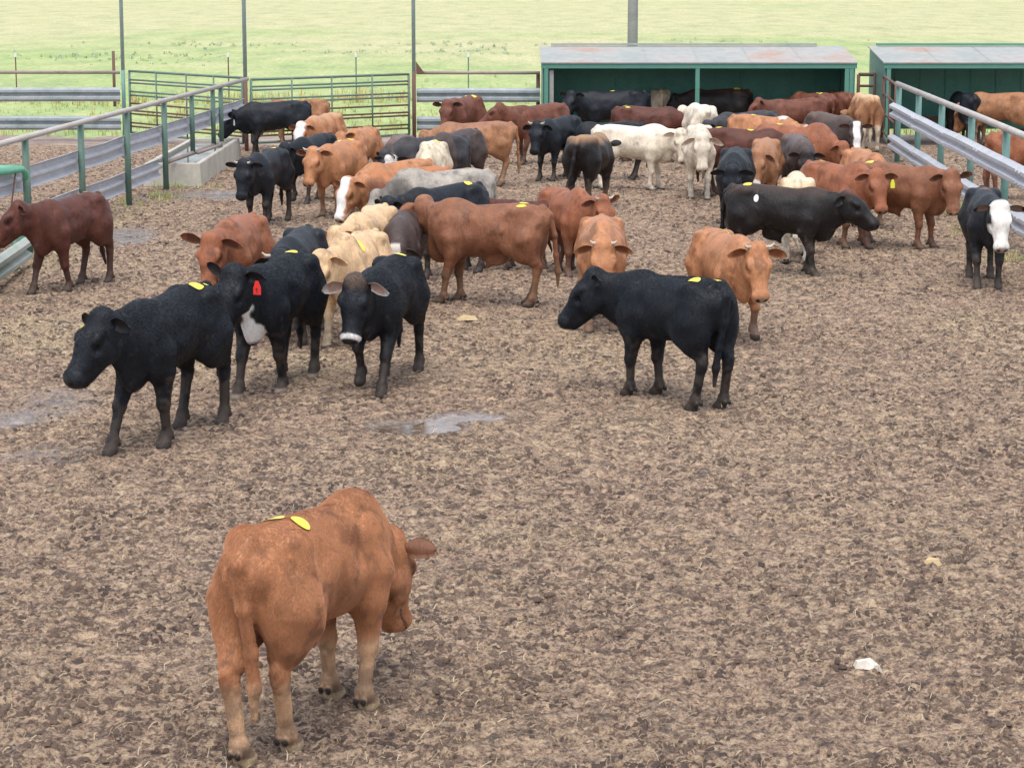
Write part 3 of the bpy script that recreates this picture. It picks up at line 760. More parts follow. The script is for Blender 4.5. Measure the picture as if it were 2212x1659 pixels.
# green tufts along the pen fences
pts = []
for (u, v, n, sx, sy) in ((385, 408, 16, .3, .35), (330, 428, 10, .2, .6), (300, 440, 6, .2, .5), (2065, 455, 40, .18, .7), (2105, 505, 14, .15, .5), (2180, 560, 12, .2, .5)):
    p = at(u, v)
    for _ in range(n): pts.append((p.x+rnd.gauss(0, sx), p.y+rnd.gauss(0, sy), -.02, rnd.uniform(.4, 1)))
tag(blades('fence_grass', pts, .15, .010, None, ['blade_lime', 'blade_yellow', 'blade_green'], 9, 6), 'short green grass tufts growing along the pen fences', 'grass', kind='stuff')
# loose straw trodden into the mud
def straw():
    rnd = random.Random(9); V, F, MI = [], [], []
    for _ in range(4200):
        y = 10.5+38*rnd.random()**1.7; x = rnd.uniform(-.25*y, .26*y)
        L = rnd.uniform(.02, .075)*(1 if rnd.random() < .95 else 2.2); a = rnd.uniform(0, pi); w = rnd.uniform(.0010, .0022)*(1+.02*y)
        z0 = rnd.uniform(.012, .045); zt = z0+rnd.uniform(-.01, .035)
        ca, sa = cos(a), sin(a); bend = rnd.uniform(-.13, .13)*L; i = len(V)
        for k in (0, .5, 1):
            px = x+ca*L*(k-.5)-sa*bend*(1-(2*k-1)**2); py = y+sa*L*(k-.5)+ca*bend*(1-(2*k-1)**2); z = z0+(zt-z0)*k+.008*(1-(2*k-1)**2)
            V += [(px+sa*w, py-ca*w, z), (px-sa*w, py+ca*w, z+w)]
        F += [(i, i+2, i+3, i+1), (i+2, i+4, i+5, i+3)]; q = int(rnd.random() < .3); MI += [q, q]
    me = bpy.data.meshes.new('straw'); me.from_pydata(V, [], F); me.materials.append(M['straw_dry']); me.materials.append(M['straw_pale'])
    me.polygons.foreach_set('material_index', MI)
    tag(link('straw', me), 'loose bits of straw trodden into the mud', 'straw', kind='stuff')
straw()
def clods(name, count, seed, rmin, rmax, flat, m, label, thr):
    """small lumps of churned mud lying on the pen floor, one mass"""
    r = np.random.default_rng(seed); y = 9.8+39*r.random(count*4)**1.35; x = (r.random(count*4)*2-1)*(.255*y+.5)+.008*y
    xs, ys = rot2(x, y, -.35); dn = .5*noise2(x*1.7, y*1.7, 51+seed)+.5*noise2(xs*6.5, ys*6.5, 52+seed)
    ok = np.flatnonzero(r.random(count*4) < sstep(thr, thr+.3, dn))[:count]; x, y = x[ok], y[ok]; n = len(x)
    z0, at_ = mud_z(x, y); ok = at_['wet'] < .5; x, y, z0 = x[ok], y[ok], z0[ok]; n = len(x)
    rad = (rmin+(rmax-rmin)*r.random(n)**2.2)*(1+.012*(y-10)); ht = rad*flat*r.uniform(.6, 1.3, n); K = 7; ph = r.random(n)*6.28; st = r.uniform(.9, 1.8, n)
    a = ph[:, None]+np.arange(K)[None]*2*pi/K; k1 = r.uniform(.45, 1.35, (n, K)); k2 = k1*r.uniform(.25, .9, (n, K)); ca, sa = np.cos(ph)[:, None], np.sin(ph)[:, None]
    def ring(k, z):
        lx, ly = np.cos(a)*k*rad[:, None]*st[:, None], np.sin(a)*k*rad[:, None]
        return np.stack([x[:, None]+lx*ca-ly*sa, y[:, None]+lx*sa+ly*ca, z], 2)
    R1 = ring(k1, np.repeat((z0-.008)[:, None], K, 1)); R2 = ring(k2, (z0+ht*.75)[:, None]*np.ones((1, K))+ht[:, None]*r.uniform(-.55, .35, (n, K)))
    T = np.stack([x, y, z0+ht], 1)[:, None]
    V = np.concatenate([R1, R2, T], 1).reshape(-1, 3); b = (np.arange(n)*(2*K+1))[:, None]; k = np.arange(K)[None]; k_ = (k+1) % K
    q1 = np.stack([b+k, b+k_, b+K+k_], 2).reshape(-1, 3); q2 = np.stack([b+k, b+K+k_, b+K+k], 2).reshape(-1, 3); q3 = np.stack([b+K+k, b+K+k_, b+2*K+0*k], 2).reshape(-1, 3)
    F = np.concatenate([q1, q2, q3]).astype(np.int32); me = bpy.data.meshes.new(name)
    me.vertices.add(len(V)); me.vertices.foreach_set('co', V.astype(np.float32).ravel()); me.loops.add(F.size); me.loops.foreach_set('vertex_index', F.ravel())
    me.polygons.add(len(F)); me.polygons.foreach_set('loop_start', np.arange(0, F.size, 3, dtype=np.int32)); me.update(calc_edges=True); me.shade_smooth()
    tag(link(name, me, m), label, 'mud', kind='stuff')
def clod_mat(name, c1, c2):
    m, t, b = mat(name); v = coords(t); f = noisy(t, v, 2.3, 3); f2 = noisy(t, v, 60, 4, .7)
    c = mix(t, .6, ramp(t, f, [(.35, c1), (.65, c2)]).outputs[0], ramp(t, f2, [(.3, (.5,)*3), (.7, (1.4,)*3)]).outputs[0], 'MULTIPLY')
    t.links.new(c, b.inputs['Base Color']); b.inputs['Roughness'].default_value = .75; bump(t, b, f2, .6, .01); return m
clods('mud_clods', 60000, 3, .005, .026, .60, clod_mat('shadow_dark_mud', (.048,.030,.023), (.15,.10,.071)), 'churned clods of mud and manure coloured shadow-dark, scattered over the pen floor', .30)  # dark mud and manure colour also paints in the shadow specks under clods
clods('dry_crumbs', 24000, 8, .005, .018, .30, clod_mat('dry_crumbs', (.19,.14,.10), (.36,.28,.195)), 'pale dry crumbs of trodden litter scattered over the pen floor', .30)
# scraps lying in the mud
def scrap(name, u, v, pts, m, label, h=.03):
    p = at(u, v); root_v = []; mb = MB(); n = len(pts)
    mb.add([(a, b, .0) for a, b in pts]+[(a*.8, b*.7, h*(1+.5*sin(k*2.1))) for k, (a, b) in enumerate(pts)],
           [tuple(reversed(range(n))), tuple(range(n, 2*n))]+[(k, (k+1) % n, n+(k+1) % n, n+k) for k in range(n)])
    o = mb.build(name, M[m]); o.location = (p.x, p.y, .02); tag(o, label, 'debris'); return o
scrap('paper_scrap', 1868, 1449, [(-.055, -.02), (.0, -.035), (.05, -.04), (.085, -.10), (.04, .03), (-.02, .06), (-.06, .04)], 'debris', 'crumpled white scrap lying in the mud at lower right', .035)
scrap('mud_chunk', 2015, 1225, [(-.07, -.03), (.04, -.05), (.06, .0), (.03, .07), (-.03, .04)], 'tanscrap', 'small tan chunk lying in the mud far from any cow', .03)
scrap('straw_clump', 1010, 694, [(-.12, -.05), (.0, -.08), (.12, -.05), (.10, .08), (-.06, .10)], 'tanscrap', 'pale tan clump in the mud below the long brown cow', .03)

# ------------------------------------------------------------------ fences
WB = [(.0, .155), (.022, .150), (.080, .105), (.080, .055), (.006, .015), (.006, -.015), (.080, -.055), (.080, -.105), (.022, -.150), (.0, -.155)]
WPROF = WB+[(o-.012, z) for o, z in reversed(WB)]
def beam(root, a, b, z, out, mname='galv', sag=0., seed=0):
    """guard rail beam, in lapped lengths with small dents"""
    rnd = random.Random(seed); a = Vector(a); b = Vector(b); n = max(2, int((b-a).length/1.2)); mb = MB(); o = Vector(out); P = len(WPROF); vs = []
    for k in range(n+1):
        p = a.lerp(b, k/n)+Vector((0, 0, z+rnd.uniform(-sag, sag))); off = rnd.uniform(-sag, sag)*.6
        vs += [p+o*(q[0]+off)+Vector((0, 0, q[1])) for q in WPROF]
    fs = [(k*P+i, k*P+(i+1) % P, (k+1)*P+(i+1) % P, (k+1)*P+i) for k in range(n) for i in range(P)]
    fs += [tuple(reversed(range(P))), tuple(range(n*P, n*P+P))]
    mb.add(vs, fs)
    for k in range(0, n+1, 3):
        if 0 < k < n:
            c = a.lerp(b, k/n)+Vector((0, 0, z)); d = (b-a).normalized()
            for dx in (-.12, .12):
                for zz in (.08, -.08): mb.tube([c+d*dx+o*.078+Vector((0, 0, zz)), c+d*dx+o*.098+Vector((0, 0, zz))], .022, 8)
    bm = mb.build('guard_rail', M[mname], root); return bm
def lerp_at(a, b, t): return Vector(a).lerp(Vector(b), t)
# left pen fence: posts on the pen side, beams behind them
FA = at(279, 446); FD = (at(535, 333)-FA); FD.z = 0; Ldir = FD.normalized(); Lout = Vector((-Ldir.y, Ldir.x, 0))
if Lout.x > 0: Lout = -Lout
def on_line(u, A, D):
    """point of the fence line seen at pixel column u (the line is real: this only reads off where each post stands)"""
    lo, hi = -30.0, 30.0
    for _ in range(60):
        m_ = (lo+hi)/2; p = A+D*m_; dep = p.y*cos(PITCH)+CAMH*sin(PITCH); uu = PW/2+p.x/dep*FPX
        if uu < u: lo = m_
        else: hi = m_
    return A+D*lo
lf = empty('pen_fence', FA); tag(lf, 'left pen fence of galvanised guard rails on green posts running to the water trough', 'fence', 'guard rail fences round the pens')
p0 = FA-Ldir*13.5; p1 = on_line(537, FA, Ldir); tr0 = on_line(359, FA, Ldir)
mb = MB(); mb.tube([local(lf, p0)+Vector((0,0,1.53)), local(lf, lerp_at(p0, p1, .5))+Vector((0,0,1.54)), local(lf, p1)+Vector((0,0,1.53))], .043, 12); mb.build('top_rail', M['palepipe'], lf, True)
beam(lf, local(lf, p0)+Lout*.06, local(lf, p1)+Lout*.06, .97, -Lout*-1, 'galv', .012, 1)
beam(lf, local(lf, p0)+Lout*.06, local(lf, tr0)+Lout*.06, .40, -Lout*-1, 'galv', .012, 2)
for k, u in enumerate((-140, -60, 63, 181, 279, 359)):
    p = on_line(u, FA, Ldir); q = local(lf, p); mb = MB(); mb.tube([q+Vector((0, 0, -.1)), q+Vector((0, 0, 1.50))], .05, 12); mb.build('post', M['greenpost'], lf, True)
for u in (418, 463, 480):
    p = on_line(u, FA, Ldir); q = local(lf, p); mb = MB(); mb.tube([q+Vector((0, 0, .46)), q+Vector((0, 0, 1.50))], .045, 12); mb.build('post', M['greenpost'], lf, True)
q0 = local(lf, tr0); q1 = local(lf, on_line(470, FA, Ldir)); mb = MB(); mb.tube([q0+Vector((0, 0, .47)), q1+Vector((0, 0, .44))], .04, 12)
mb.tube([q0.lerp(q1, .5)+Vector((.1, 0, .46)), q0.lerp(q1, .98)+Vector((.1, 0, .44))], .03, 10); mb.build('trough_pipe', M['rustpipe'], lf, True)
# water trough
T0 = at(433, 402); T1 = at(518, 341); td = (T1-T0).normalized(); tl = (T1-T0).length; tw = .98; tn = Vector((-td.y, td.x, 0))
if tn.x > 0: tn = -tn
tro = empty('water_trough', T0); tag(tro, 'long concrete water trough full of water beside the left fence', 'trough')
def trough():
    mb = MB(); hh = .40; wl = .085; z0 = -.05
    def P(a, b, z): return td*a+tn*b+Vector((0, 0, z))
    o = [(0, 0), (tl, 0), (tl, tw), (0, tw)]; i_ = [(wl, wl), (tl-wl, wl), (tl-wl, tw-wl), (wl, tw-wl)]
    V = [P(a-.04*(1 if a == 0 else -1), b-.03*(1 if b == 0 else -1), z0) for a, b in o]+[P(a, b, hh) for a, b in o]+[P(a, b, hh) for a, b in i_]+[P(a, b, .1) for a, b in i_]
    F = []
    for k in range(4):
        j = (k+1) % 4; F += [(k, j, 4+j, 4+k), (4+k, 4+j, 8+j, 8+k), (8+k, 8+j, 12+j, 12+k)]
    F += [(12, 13, 14, 15), (3, 2, 1, 0)]
    mb.add(V, F); o_ = mb.build('basin', M['concrete'], tro)
    bv = o_.modifiers.new('bevel', 'BEVEL'); bv.width = .018; bv.segments = 2
    w = MB(); w.add([P(a, b, .335) for a, b in i_], [(0, 1, 2, 3)]); w.build('water', M['water'], tro)
trough()
# back fences
def run(label, name, a, b, posts, group='guard rail fences round the pens', beams=(1.02, .40), out=(0, -1, 0), rail=1.51, bm='backrail', pm='rust'):
    a = Vector(a); b = Vector(b); r = empty(name, a); tag(r, label, 'fence', group); d = b-a
    mb = MB(); mb.tube([Vector((0, 0, rail)), d+Vector((0, 0, rail))], .038, 10); mb.build('top_rail', M['rustpipe'], r, True)
    for k, z in enumerate(beams): beam(r, (0, 0, 0), d, z, out, bm, .008, k+7)
    for t_ in posts:
        p = d*t_+Vector((0, .10, 0)); mb = MB(); mb.tube([p+Vector((0, 0, -.1)), p+Vector((0, 0, rail-.04))], .045, 10); mb.build('post', M[pm], r, True)
    return r
LB = at(268, 305); run('back fence of guard rails at upper left before the pasture', 'pen_fence', (-22, LB.y+.1, 0), (LB.x-.05, LB.y, 0), (.1, .4, .7))
MBp = at(896, 306); ME = at(1172, 306); run('short guard rail fence between the gate and the long green shelter', 'pen_fence', (MBp.x+.05, MBp.y, 0), (ME.x-.06, MBp.y-.05, 0), (.985,))
def tall_post(u, v, label, r=.042, rust=True):
    p = at(u, v); o = empty('tall_post', p); tag(o, label, 'post', 'tall pipe posts along the back of the pen')
    mb = MB(); mb.tube([(0, 0, 1.55), (0, 0, 6.5)], r, 12); mb.build('upper_pipe', M['teal'], o, True)
    mb = MB(); mb.tube([(0, 0, -.1), (0, 0, 1.55)], r*1.04, 12); mb.build('lower_pipe', M['palegreen' if not rust else 'rust'], o, True)
    return o
tall_post(270, 303, 'tall green pipe post at the left end of the angled gate', rust=False)
tall_post(533, 328, 'tall green pipe post at the corner where both gates meet')
tp = tall_post(895, 307, 'tall pipe post left of the shelter with rusty bracket')
mb = MB(); mb.add([(.05, -.02, 1.50), (.05, -.02, 1.76), (.24, -.02, 1.50), (.05, .02, 1.50), (.05, .02, 1.76), (.24, .02, 1.50)], [(0, 2, 1), (3, 4, 5), (0, 1, 4, 3), (1, 2, 5, 4), (2, 0, 3, 5)]); mb.build('bracket', M['rust'], tp)
def gate(label, a, b, heights, uprights, h0, h1, mname='gatepipe', r=.02):
    a = Vector(a); b = Vector(b); g = empty('tube_gate', a); tag(g, label, 'gate', 'tubular steel gates'); d = b-a
    mb = MB(); q = [Vector((0, 0, h0)), Vector((0, 0, h1)), d+Vector((0, 0, h1)), d+Vector((0, 0, h0)), Vector((0, 0, h0))]
    for k in range(4): mb.tube([q[k], q[k+1]], r*1.35, 8)
    mb.build('gate_frame', M[mname], g, True)
    for z in heights:
        mb = MB(); mb.tube([Vector((0, 0, z)), d+Vector((0, 0, z))], r, 8); mb.build('crossbar', M['rust' if z < .9 else mname], g, True)
    for t_ in uprights:
        p = d*t_+Vector((0, -.03, 0)); mb = MB(); mb.tube([p+Vector((0, 0, h0)), p+Vector((0, 0, h1))], r*.9, 8); mb.build('upright', M[mname], g, True)
    return g
HB = [1.34, 1.27, 1.08, 1.00, .82, .66, .59, .39, .31]
GA = at(281, 303); GB = at(530, 328); gate('angled tube gate between the two left tall posts', GA+(GB-GA)*.01, GA+(GB-GA)*.985, HB, (.25, .52, .76), .17, 1.53)
GC = at(545, 327); GD = at(884, 308); gate('wide tube gate closed between corner post and bracket post', GC, GD, HB, (.25, .5, .76), .17, 1.49)
# right pen fence: beams on the pen side
RA = at(1933, 352); RB = at(2212, 548); Rdir = (RB-RA).normalized(); Rout = Vector((-abs(Rdir.y), Rdir.x*(1 if Rdir.y > 0 else -1), 0)).normalized()
if Rout.x > 0: Rout = -Rout
rf = empty('pen_fence', RA); tag(rf, 'right pen fence with silver guard rails and pale green posts dividing two pens', 'fence', 'guard rail fences round the pens')
e1 = Rdir*21.0
mb = MB(); mb.tube([Vector((0, 0, 1.55)), e1*.5+Vector((0, 0, 1.56)), e1+Vector((0, 0, 1.55))], .052, 12)
mb.tube([e1*.22+Vector((0,0,1.55)), e1*.222+Vector((0,0,1.55))], .06, 12); mb.build('top_rail', M['palepipe'], rf, True)
beam(rf, Rout*.05-Rdir*.12, e1+Rout*.05, 1.02, Rout, 'galv', .008, 11); beam(rf, Rout*.05-Rdir*.25, e1+Rout*.05, .40, Rout, 'galv', .008, 12)
for u in (1933, 1975, 2024, 2087, 2160, 2290):
    p = on_line(u, RA, Rdir)-RA; mb = MB(); mb.tube([p-Rout*.04+Vector((0, 0, -.1)), p-Rout*.04+Vector((0, 0, 1.52))], .055, 12); mb.build('post', M['palegreen'], rf, True)
# small gate piece closing the far end of the right fence
ga = at(1905, 320); gb = at(1931, 350); gg = gate('narrow rusty gate at the far end of the right fence', ga, gb, [1.15, .75, .35], (.5,), .2, 1.52, 'rust', .022)
# gate between the shelters
yb = at(1850, 306).y; xl = at(1851, 306).x; xr_ = at(1906, 306).x
gate('small rusty pipe gate in the gap between the two shelters', (xl, yb, 0), (xr_, yb, 0), [1.22, .92, .6], (.62,), .3, 1.47, 'rust', .028)
# mint green gate at the left edge
gp = on_line(52, FA, Ldir)+Vector((.10, -.12, 0)); mg = empty('green_gate', gp); tag(mg, 'mint green rounded tube gate at the left edge by the fence', 'gate')
A_ = Vector((-1.5, -.15, 0)); B_ = Vector((-.75, -2.2, 0))
mb = MB(); mb.tube([Vector((0, 0, -.05)), Vector((0, 0, .9)), Vector((0, 0, 1.10))], .05, 10); mb.build('gate_post', M['greenpost'], mg, True)
for d_ in (A_, B_):
    mb = MB(); mb.tube([Vector((0, 0, .98)), Vector((0, 0, 1.10))+d_*.015, Vector((0, 0, 1.15))+d_*.05, d_*.5+Vector((0, 0, 1.155)), d_+Vector((0, 0, 1.155))], .045, 10)
    mb.tube([Vector((0, 0, .22)), d_+Vector((0, 0, .22))], .035, 8); mb.build('gate_rail', M['mint'], mg, True)
mb = MB()
for k in range(4): mb.tube([B_*(.12+.22*k)+Vector((0, 0, 1.13)), B_*(.24+.22*k)+Vector((0, 0, .25))], .012, 6)
mb.build('brace', M['rust'], mg, True)
# ------------------------------------------------------------------ feed shelters
def shelter(name, label, x0, x1, yf, post_xs, seed, cap=(.02, .98)):
    r = empty(name, (x0, yf, 0)); tag(r, label, 'shelter', 'green roofed feed shelters'); w = x1-x0
    dp = 2.2; hf, hb = 1.785, 2.06
    def slab(a, b, c, d, th): # top quad + thickness
        mb = MB(); q = [Vector(p) for p in (a, b, c, d)]; mb.add(q+[p-Vector((0, 0, th)) for p in q], [(0, 1, 2, 3), (7, 6, 5, 4), (0, 4, 5, 1), (1, 5, 6, 2), (2, 6, 7, 3), (3, 7, 4, 0)]); return mb
    mb = slab((-.06, -.06, hf+.005), (w+.06, -.06, hf+.005), (w+.06, dp+.05, hb), (-.06, dp+.05, hb), .025)
    n = int(w/1.1)
    for k in range(1, n):  # sheet laps
        xk = k*w/n; mb.add([(xk-.008, -.058, hf+.009), (xk+.008, -.058, hf+.009), (xk+.008, dp, hb+.004), (xk-.008, dp, hb+.004)], [(0, 1, 2, 3)])
    roof = mb.build('roof', M['roof'], r)
    mb = MB(); mb.box((w*cap[0], dp-.02, hb+.012), (w*cap[1], dp+.16, hb+.06)); mb.build('ridge_cap', M['shedtrim' if seed else 'roof'], roof)
    mb = MB(); mb.box((-.05, -.035, hf-.125), (w+.05, .02, hf-.022)); mb.build('fascia', M['shedtrim'], r)
    # back wall: ribbed sheets
    mb = MB(); mb.box((0, dp-.04, .28), (w, dp, hb-.035))
    for k in range(0, n*2+1):
        xk = min(max(k*w/(n*2), .03), w-.03); mb.box((xk-.016, dp-.062, .29), (xk+.016, dp-.038, hb-.05))
    mb.box((.002, dp-.07, .86), (w-.002, dp-.036, .91)); mb.build('back_wall', M['shedgreen'], r)
    for sx in (0, 1):
        x_ = -.02 if sx == 0 else w-.0; mb = MB(); t_ = .02
        V = [(x_, .025, .25), (x_, dp+.02, .25), (x_, dp+.02, hb-.035), (x_, .025, hf-.03)]; V += [(a+t_, b, c) for a, b, c in V]
        mb.add(V, [(0, 3, 2, 1), (4, 5, 6, 7), (0, 1, 5, 4), (1, 2, 6, 5), (2, 3, 7, 6), (3, 0, 4, 7)]); mb.build('side_wall', M['palegreen'], r)
    for px in post_xs:
        mb = MB(); mb.box((px-.045, -.03, -.1), (px+.045, .05, hf-.126)); mb.build('post', M['shedtrim'], r)
    tz0, tz1 = .26, .50
    mb = MB(); prof = [(.0, tz1), (.03, tz1), (.12, tz0+.05), (.62, tz0+.05), (.70, tz1), (.73, tz1), (.64, tz0), (.10, tz0)]
    mb.prism([(o, z) for o, z in prof], (.03, 1.42, 0), (w-.03, 1.42, 0), (0, 1, 0)); tg = mb.build('feed_trough', M['shedtrim'], r)
    mb = MB(); mb.box((.05, 1.385, tz1-.05), (w-.05, 1.415, tz1+.04)); mb.build('plank', M['rust'], tg)
    for k in range(5):
        mb = MB(); xk = .1+(w-.2)*k/4; mb.box((xk-.05, 1.4, -.1), (xk+.05, 2.15, tz0-.003)); mb.build('skid', M['rust'], r)
    return r
YF = 50.2
def xat(u, y, z):
    dep = y*cos(PITCH)+(CAMH-z)*sin(PITCH); return (u-PW/2)/FPX*dep
sx0, sx1 = xat(1174, YF, 1.7), xat(1846, YF, 1.7)
r1 = shelter('feed_shelter', 'long open-fronted green feed shelter with rusty pale roof behind the cattle', sx0, sx1, YF, (.06, (sx1-sx0)*.5-.03, sx1-sx0-.06, sx1-sx0-.16), 0, (.03, .92))
mb = MB(); mb.box((.13, .02, .1), (.22, .10, 1.62)); mb.build('door_post', M['wood'], r1)
s2 = xat(1914, YF, 1.7)
shelter('feed_shelter', 'green feed shelter cut off by the right edge of the picture', s2, s2+6.8, YF, (.06, 3.4, 6.74), 1, (.02, .95))
# ------------------------------------------------------------------ utility pole, pasture posts
p = Vector((xat(1366.5, 58.5, 2), 58.5, 0)); up = empty('utility_pole', p); tag(up, 'thick grey wooden utility pole standing behind the long shelter', 'pole')
mb = MB(); mb.tube([(0, 0, -.2), (0, 0, 3), (0, 0, 9)], [.135, .128, .115], 14); mb.build('shaft', M['wood'], up, True)
for k, (u, lab) in enumerate(((37, 'white capped steel post nearest the left edge of the pasture'), (495, 'white capped steel post beside the corner post'), (770, 'white capped steel post seen through the wide gate'), (1012, 'white capped steel post left of the long shelter'))):
    p = at(u, 221); o = empty('fence_post', p); tag(o, lab, 'post', 'thin steel posts out in the pasture')
    mb = MB()
    mb.box((-.018, -.004, -.1), (.018, .004, 1.27)); mb.box((-.004, .005, -.1), (.004, .03, 1.27)); mb.build('shaft', M['rust' if k < 2 else 'greenpost'], o)
    mb = MB(); mb.tube([(0, .008, 1.27), (0, .008, 1.40)], .035, 8); mb.build('cap', M['cap'], o)
p = at(248, 228); o = empty('fence_post', p); tag(o, 'rusty brown pipe post beyond the back fence at left', 'post', 'thin steel posts out in the pasture')
mb = MB(); mb.tube([(0, 0, -.1), (0, 0, 1.5)], .042, 8); mb.build('shaft', M['rust'], o, True)

ga_ = at(-90, 690); gb_ = at(58, 578); lg_ = empty('low_guard_rail', ga_); tag(lg_, 'mossy low guard rail at the left edge beneath the dark brown cow', 'guard rail')
d_ = gb_-ga_; o_ = Vector((d_.y, -d_.x, 0)).normalized(); beam(lg_, (0, 0, 0), d_, .24, o_ if o_.x > 0 else -o_, 'greenrail', .006, 31)
for t_ in (.15, .9):
    mb = MB(); mb.tube([d_*t_-o_*.06+Vector((0, 0, -.1)), d_*t_-o_*.06+Vector((0, 0, .45))], .05, 10); mb.build('post', M['greenpost'], lg_, True)
# ------------------------------------------------------------------ the herd
WALK = [(.16, 0), (-.16, .0), (-.14, 0), (.16, 0)]
WALK2 = [(-.18, 0), (.20, 0), (.18, 0), (-.16, 0)]
LOW = (0, -12, 0, 62)
WHITEC = (.74, .70, .64)
# -------- nearest
make_cow('orange brown cow alone in the foreground seen from behind with head lowered', 670, 1092, 67, 'orange', 1.0, hp=(-4, -38, 6, 60), legs=[(0.05, 0), (-0.05, 0), (-0.13, 0, 0.35), (0.14, 0, 0.5)], hump=0, dew=.8, sheath=.6, fat=.92,
         stick=((-.30, .05, .07), (-.24, -.07, .05)), tail=(-.10, -.35, .2), ears=dict(l=.18, w=.062, droop=4, back=14, inner=(.03,.018,.014), outer=(.16,.07,.04), rim=(.40,.22,.12)), pat={'legs': (.60,.39,.24), 'nose': (.5,.42,.34), 'hoof': (.45,.34,.22), 'patch': [(.15,-.25,.95,.16,(.24,.095,.045)), (-.05,-.27,.8,.13,(.27,.11,.05)), (-.45,-.2,.5,.12,(.20,.085,.045))]})
make_cow('black cow walking left at the front left with two yellow stickers on its hips', 360, 628, 250, 'black', 1.06, hp=(-8, 4, -24, 44), legs=[(-.08,0),(.28,0),(-.12,0),(.10,0)], dew=1.0, fat=.96, tag_=(-1, 'yellowtag'), stick=((-.36, .06, .065), (-.52, .09, .06)), ears=dict(l=.18, droop=12, back=22))
make_cow('black cow with white chest blaze and red ear tag', 596, 556, 254, 'black', 1.04, hp=(-4, 14, -10, 50), legs=[(-.16,0),(.20,0),(-.02,0),(.12,0)], dew=1.0, tag_=(1, 'redtag'), ears=dict(l=.20, droop=(-4, -38), back=4), pat={'chest': (.88,.87,.86), 'hoof': (.3,.25,.2)}, stick=((-.36, .0, .06),))
make_cow('black cow with white nose band and pale ears walking toward the camera', 832, 562, 258, 'black', 1.0, hp=(-4, 6, -4, 58), legs=[(.24,0),(.05,.10),(-.20,0),(.10,0)], ears=dict(l=.20, w=.07, droop=4, back=-8, outer=(.06,.06,.065), inner=(.50,.33,.28), rim=(.62,.56,.52)), pat={'nosering': (.75,.73,.72), 'poll': (.10,.07,.055)}, stick=((-.42, .03, .06),))
make_cow('stocky black bull standing broadside in the right half of the foreground', 1452, 590, 126, 'black', 1.0, hp=(38, 4, 44, 44), legs=[(.04,0),(-.06,0),(.06,0),(-.02,0)], fat=1.08, dew=.9, ears=dict(l=.17, w=.055, droop=16, back=48), stick=((-.40, .10, .07), (-.50, -.09, .05)), tail=(.05, -.4, 0))
make_cow('dark brown cow with lowered brisket entering at the left edge', 146, 422, 246, 'darkred', 0.98, hp=(-14, 8, -50, 42), legs=[(-.16,0),(.20,0),(-.12,0),(.10,0)], dew=.9, ears=dict(l=.19, droop=10, back=30), stick=((-.40, -.05, .07),))
# -------- middle left
make_cow('orange brown cow with wide drooping ears between two black cows', 512, 470, 261, 'red', 1.0, hp=(-4, 0, -6, 62), ears=dict(l=.24, w=.075, droop=(8, -18), back=2), hump=.3, pat={'legs': (.16,.08,.055)}, stick=())
make_cow('black horned cow with head hidden behind the red tagged one', 640, 498, 264, 'black', 0.98, hp=(0, -6, 0, 68), horns=(.10, 'horn'), stick=(), ears=dict(l=.16, droop=30))
make_cow('pale tan cow with yellow back sticker behind the white nosed one', 768, 506, 254, 'tan', 0.96, hp=(-8, -2, -12, 60), hump=.7, ears=dict(l=.21, w=.065, droop=0, back=0), legs=[(.0,0),(.18,0),(-.1,0),(0,0)], pat={'legs': (.62,.50,.34), 'hoof': (.06,.045,.04)}, stick=((.18, .10, .07),))
make_cow('pale tan cow without sticker, farther back of the two tan ones', 796, 449, 256, 'tan', 0.98, hp=(-14, -10, -20, 64), ears=dict(l=.18, w=.06, droop=-24, back=-4), stick=())
make_cow('small dark cow whose tan and white face hangs low behind the tan cows', 868, 458, 268, 'greybrown', .92, hp=(0, -34, 0, 72), pat={'face': (.055, (.66,.60,.54))}, stick=(), ears=dict(droop=35))
make_cow('long brown humped cow standing broadside at the centre with its head turned away', 1052, 437, 164, 'brown', 1.02, hp=(-32, 12, -58, 42), legs=[(.10,0),(-.02,0),(-.02,0),(.06,0)], hump=.5, dew=1.0, sheath=1.0, ears=dict(l=.20, droop=30, back=30), stick=((-.42, -.01, .062), (-.42, .12, .066)), tail=(-.2, .2, 0), pat={'legs': (.26,.14,.08), 'poll': (.40,.20,.10)})
make_cow('dark reddish cow mostly hidden behind the rump of the central brown one', 1152, 430, 160, 'darkred', .80, stick=(), tail=(-.1, .1, 0))
make_cow('red cow with small white horns looking over the central brown rump', 1226, 409, 292, 'red', 0.93, hp=(18, 8, 10, 55), horns=(.08, 'horn'), hump=.7, ears=dict(l=.20, w=.06, droop=(-14, 12)), stick=())
make_cow('orange cow with tiny pale horns facing the camera behind the black bull', 1300, 474, 268, 'orange', 1.0, hp=(2, -6, 2, 62), horns=(.07, 'horn'), hump=.5, fat=1.08, ears=dict(l=.19, w=.06, droop=8, back=0), legs=[(.05,0),(.15,0),(0,0),(0,0)], stick=())
make_cow('orange brown horned cow walking out behind the black bull', 1570, 502, 284, 'orange', 0.97, hp=(4, 8, -4, 58), horns=(.10, 'horn'), hump=.2, dew=.9, ears=dict(l=.20, w=.065, droop=(8, 2), back=0, inner=(.24,.09,.04)), legs=[(.18,.12),(-.10,0),(-.1,0),(.1,0)], pat={'legs': (.20,.12,.09)}, stick=((-.30, .08, .06),))
make_cow('black cow with dusty brown back and a white sticker on its flank', 1688, 399, 336, 'brownblack', 0.99, hp=(-4, 2, -6, 30), legs=[(-.06,0),(.10,0),(.02,0),(-.06,0)], dew=1.0, sheath=1.0, ears=dict(l=.18, droop=30, back=35), stick=((-.42, -.05, .06),), tail=(.15, .2, 0), wst=((-.26, .98, -.25, .045, .7),), pat={'topcol': (.05,.032,.025), 'poll': (.12,.05,.035)})
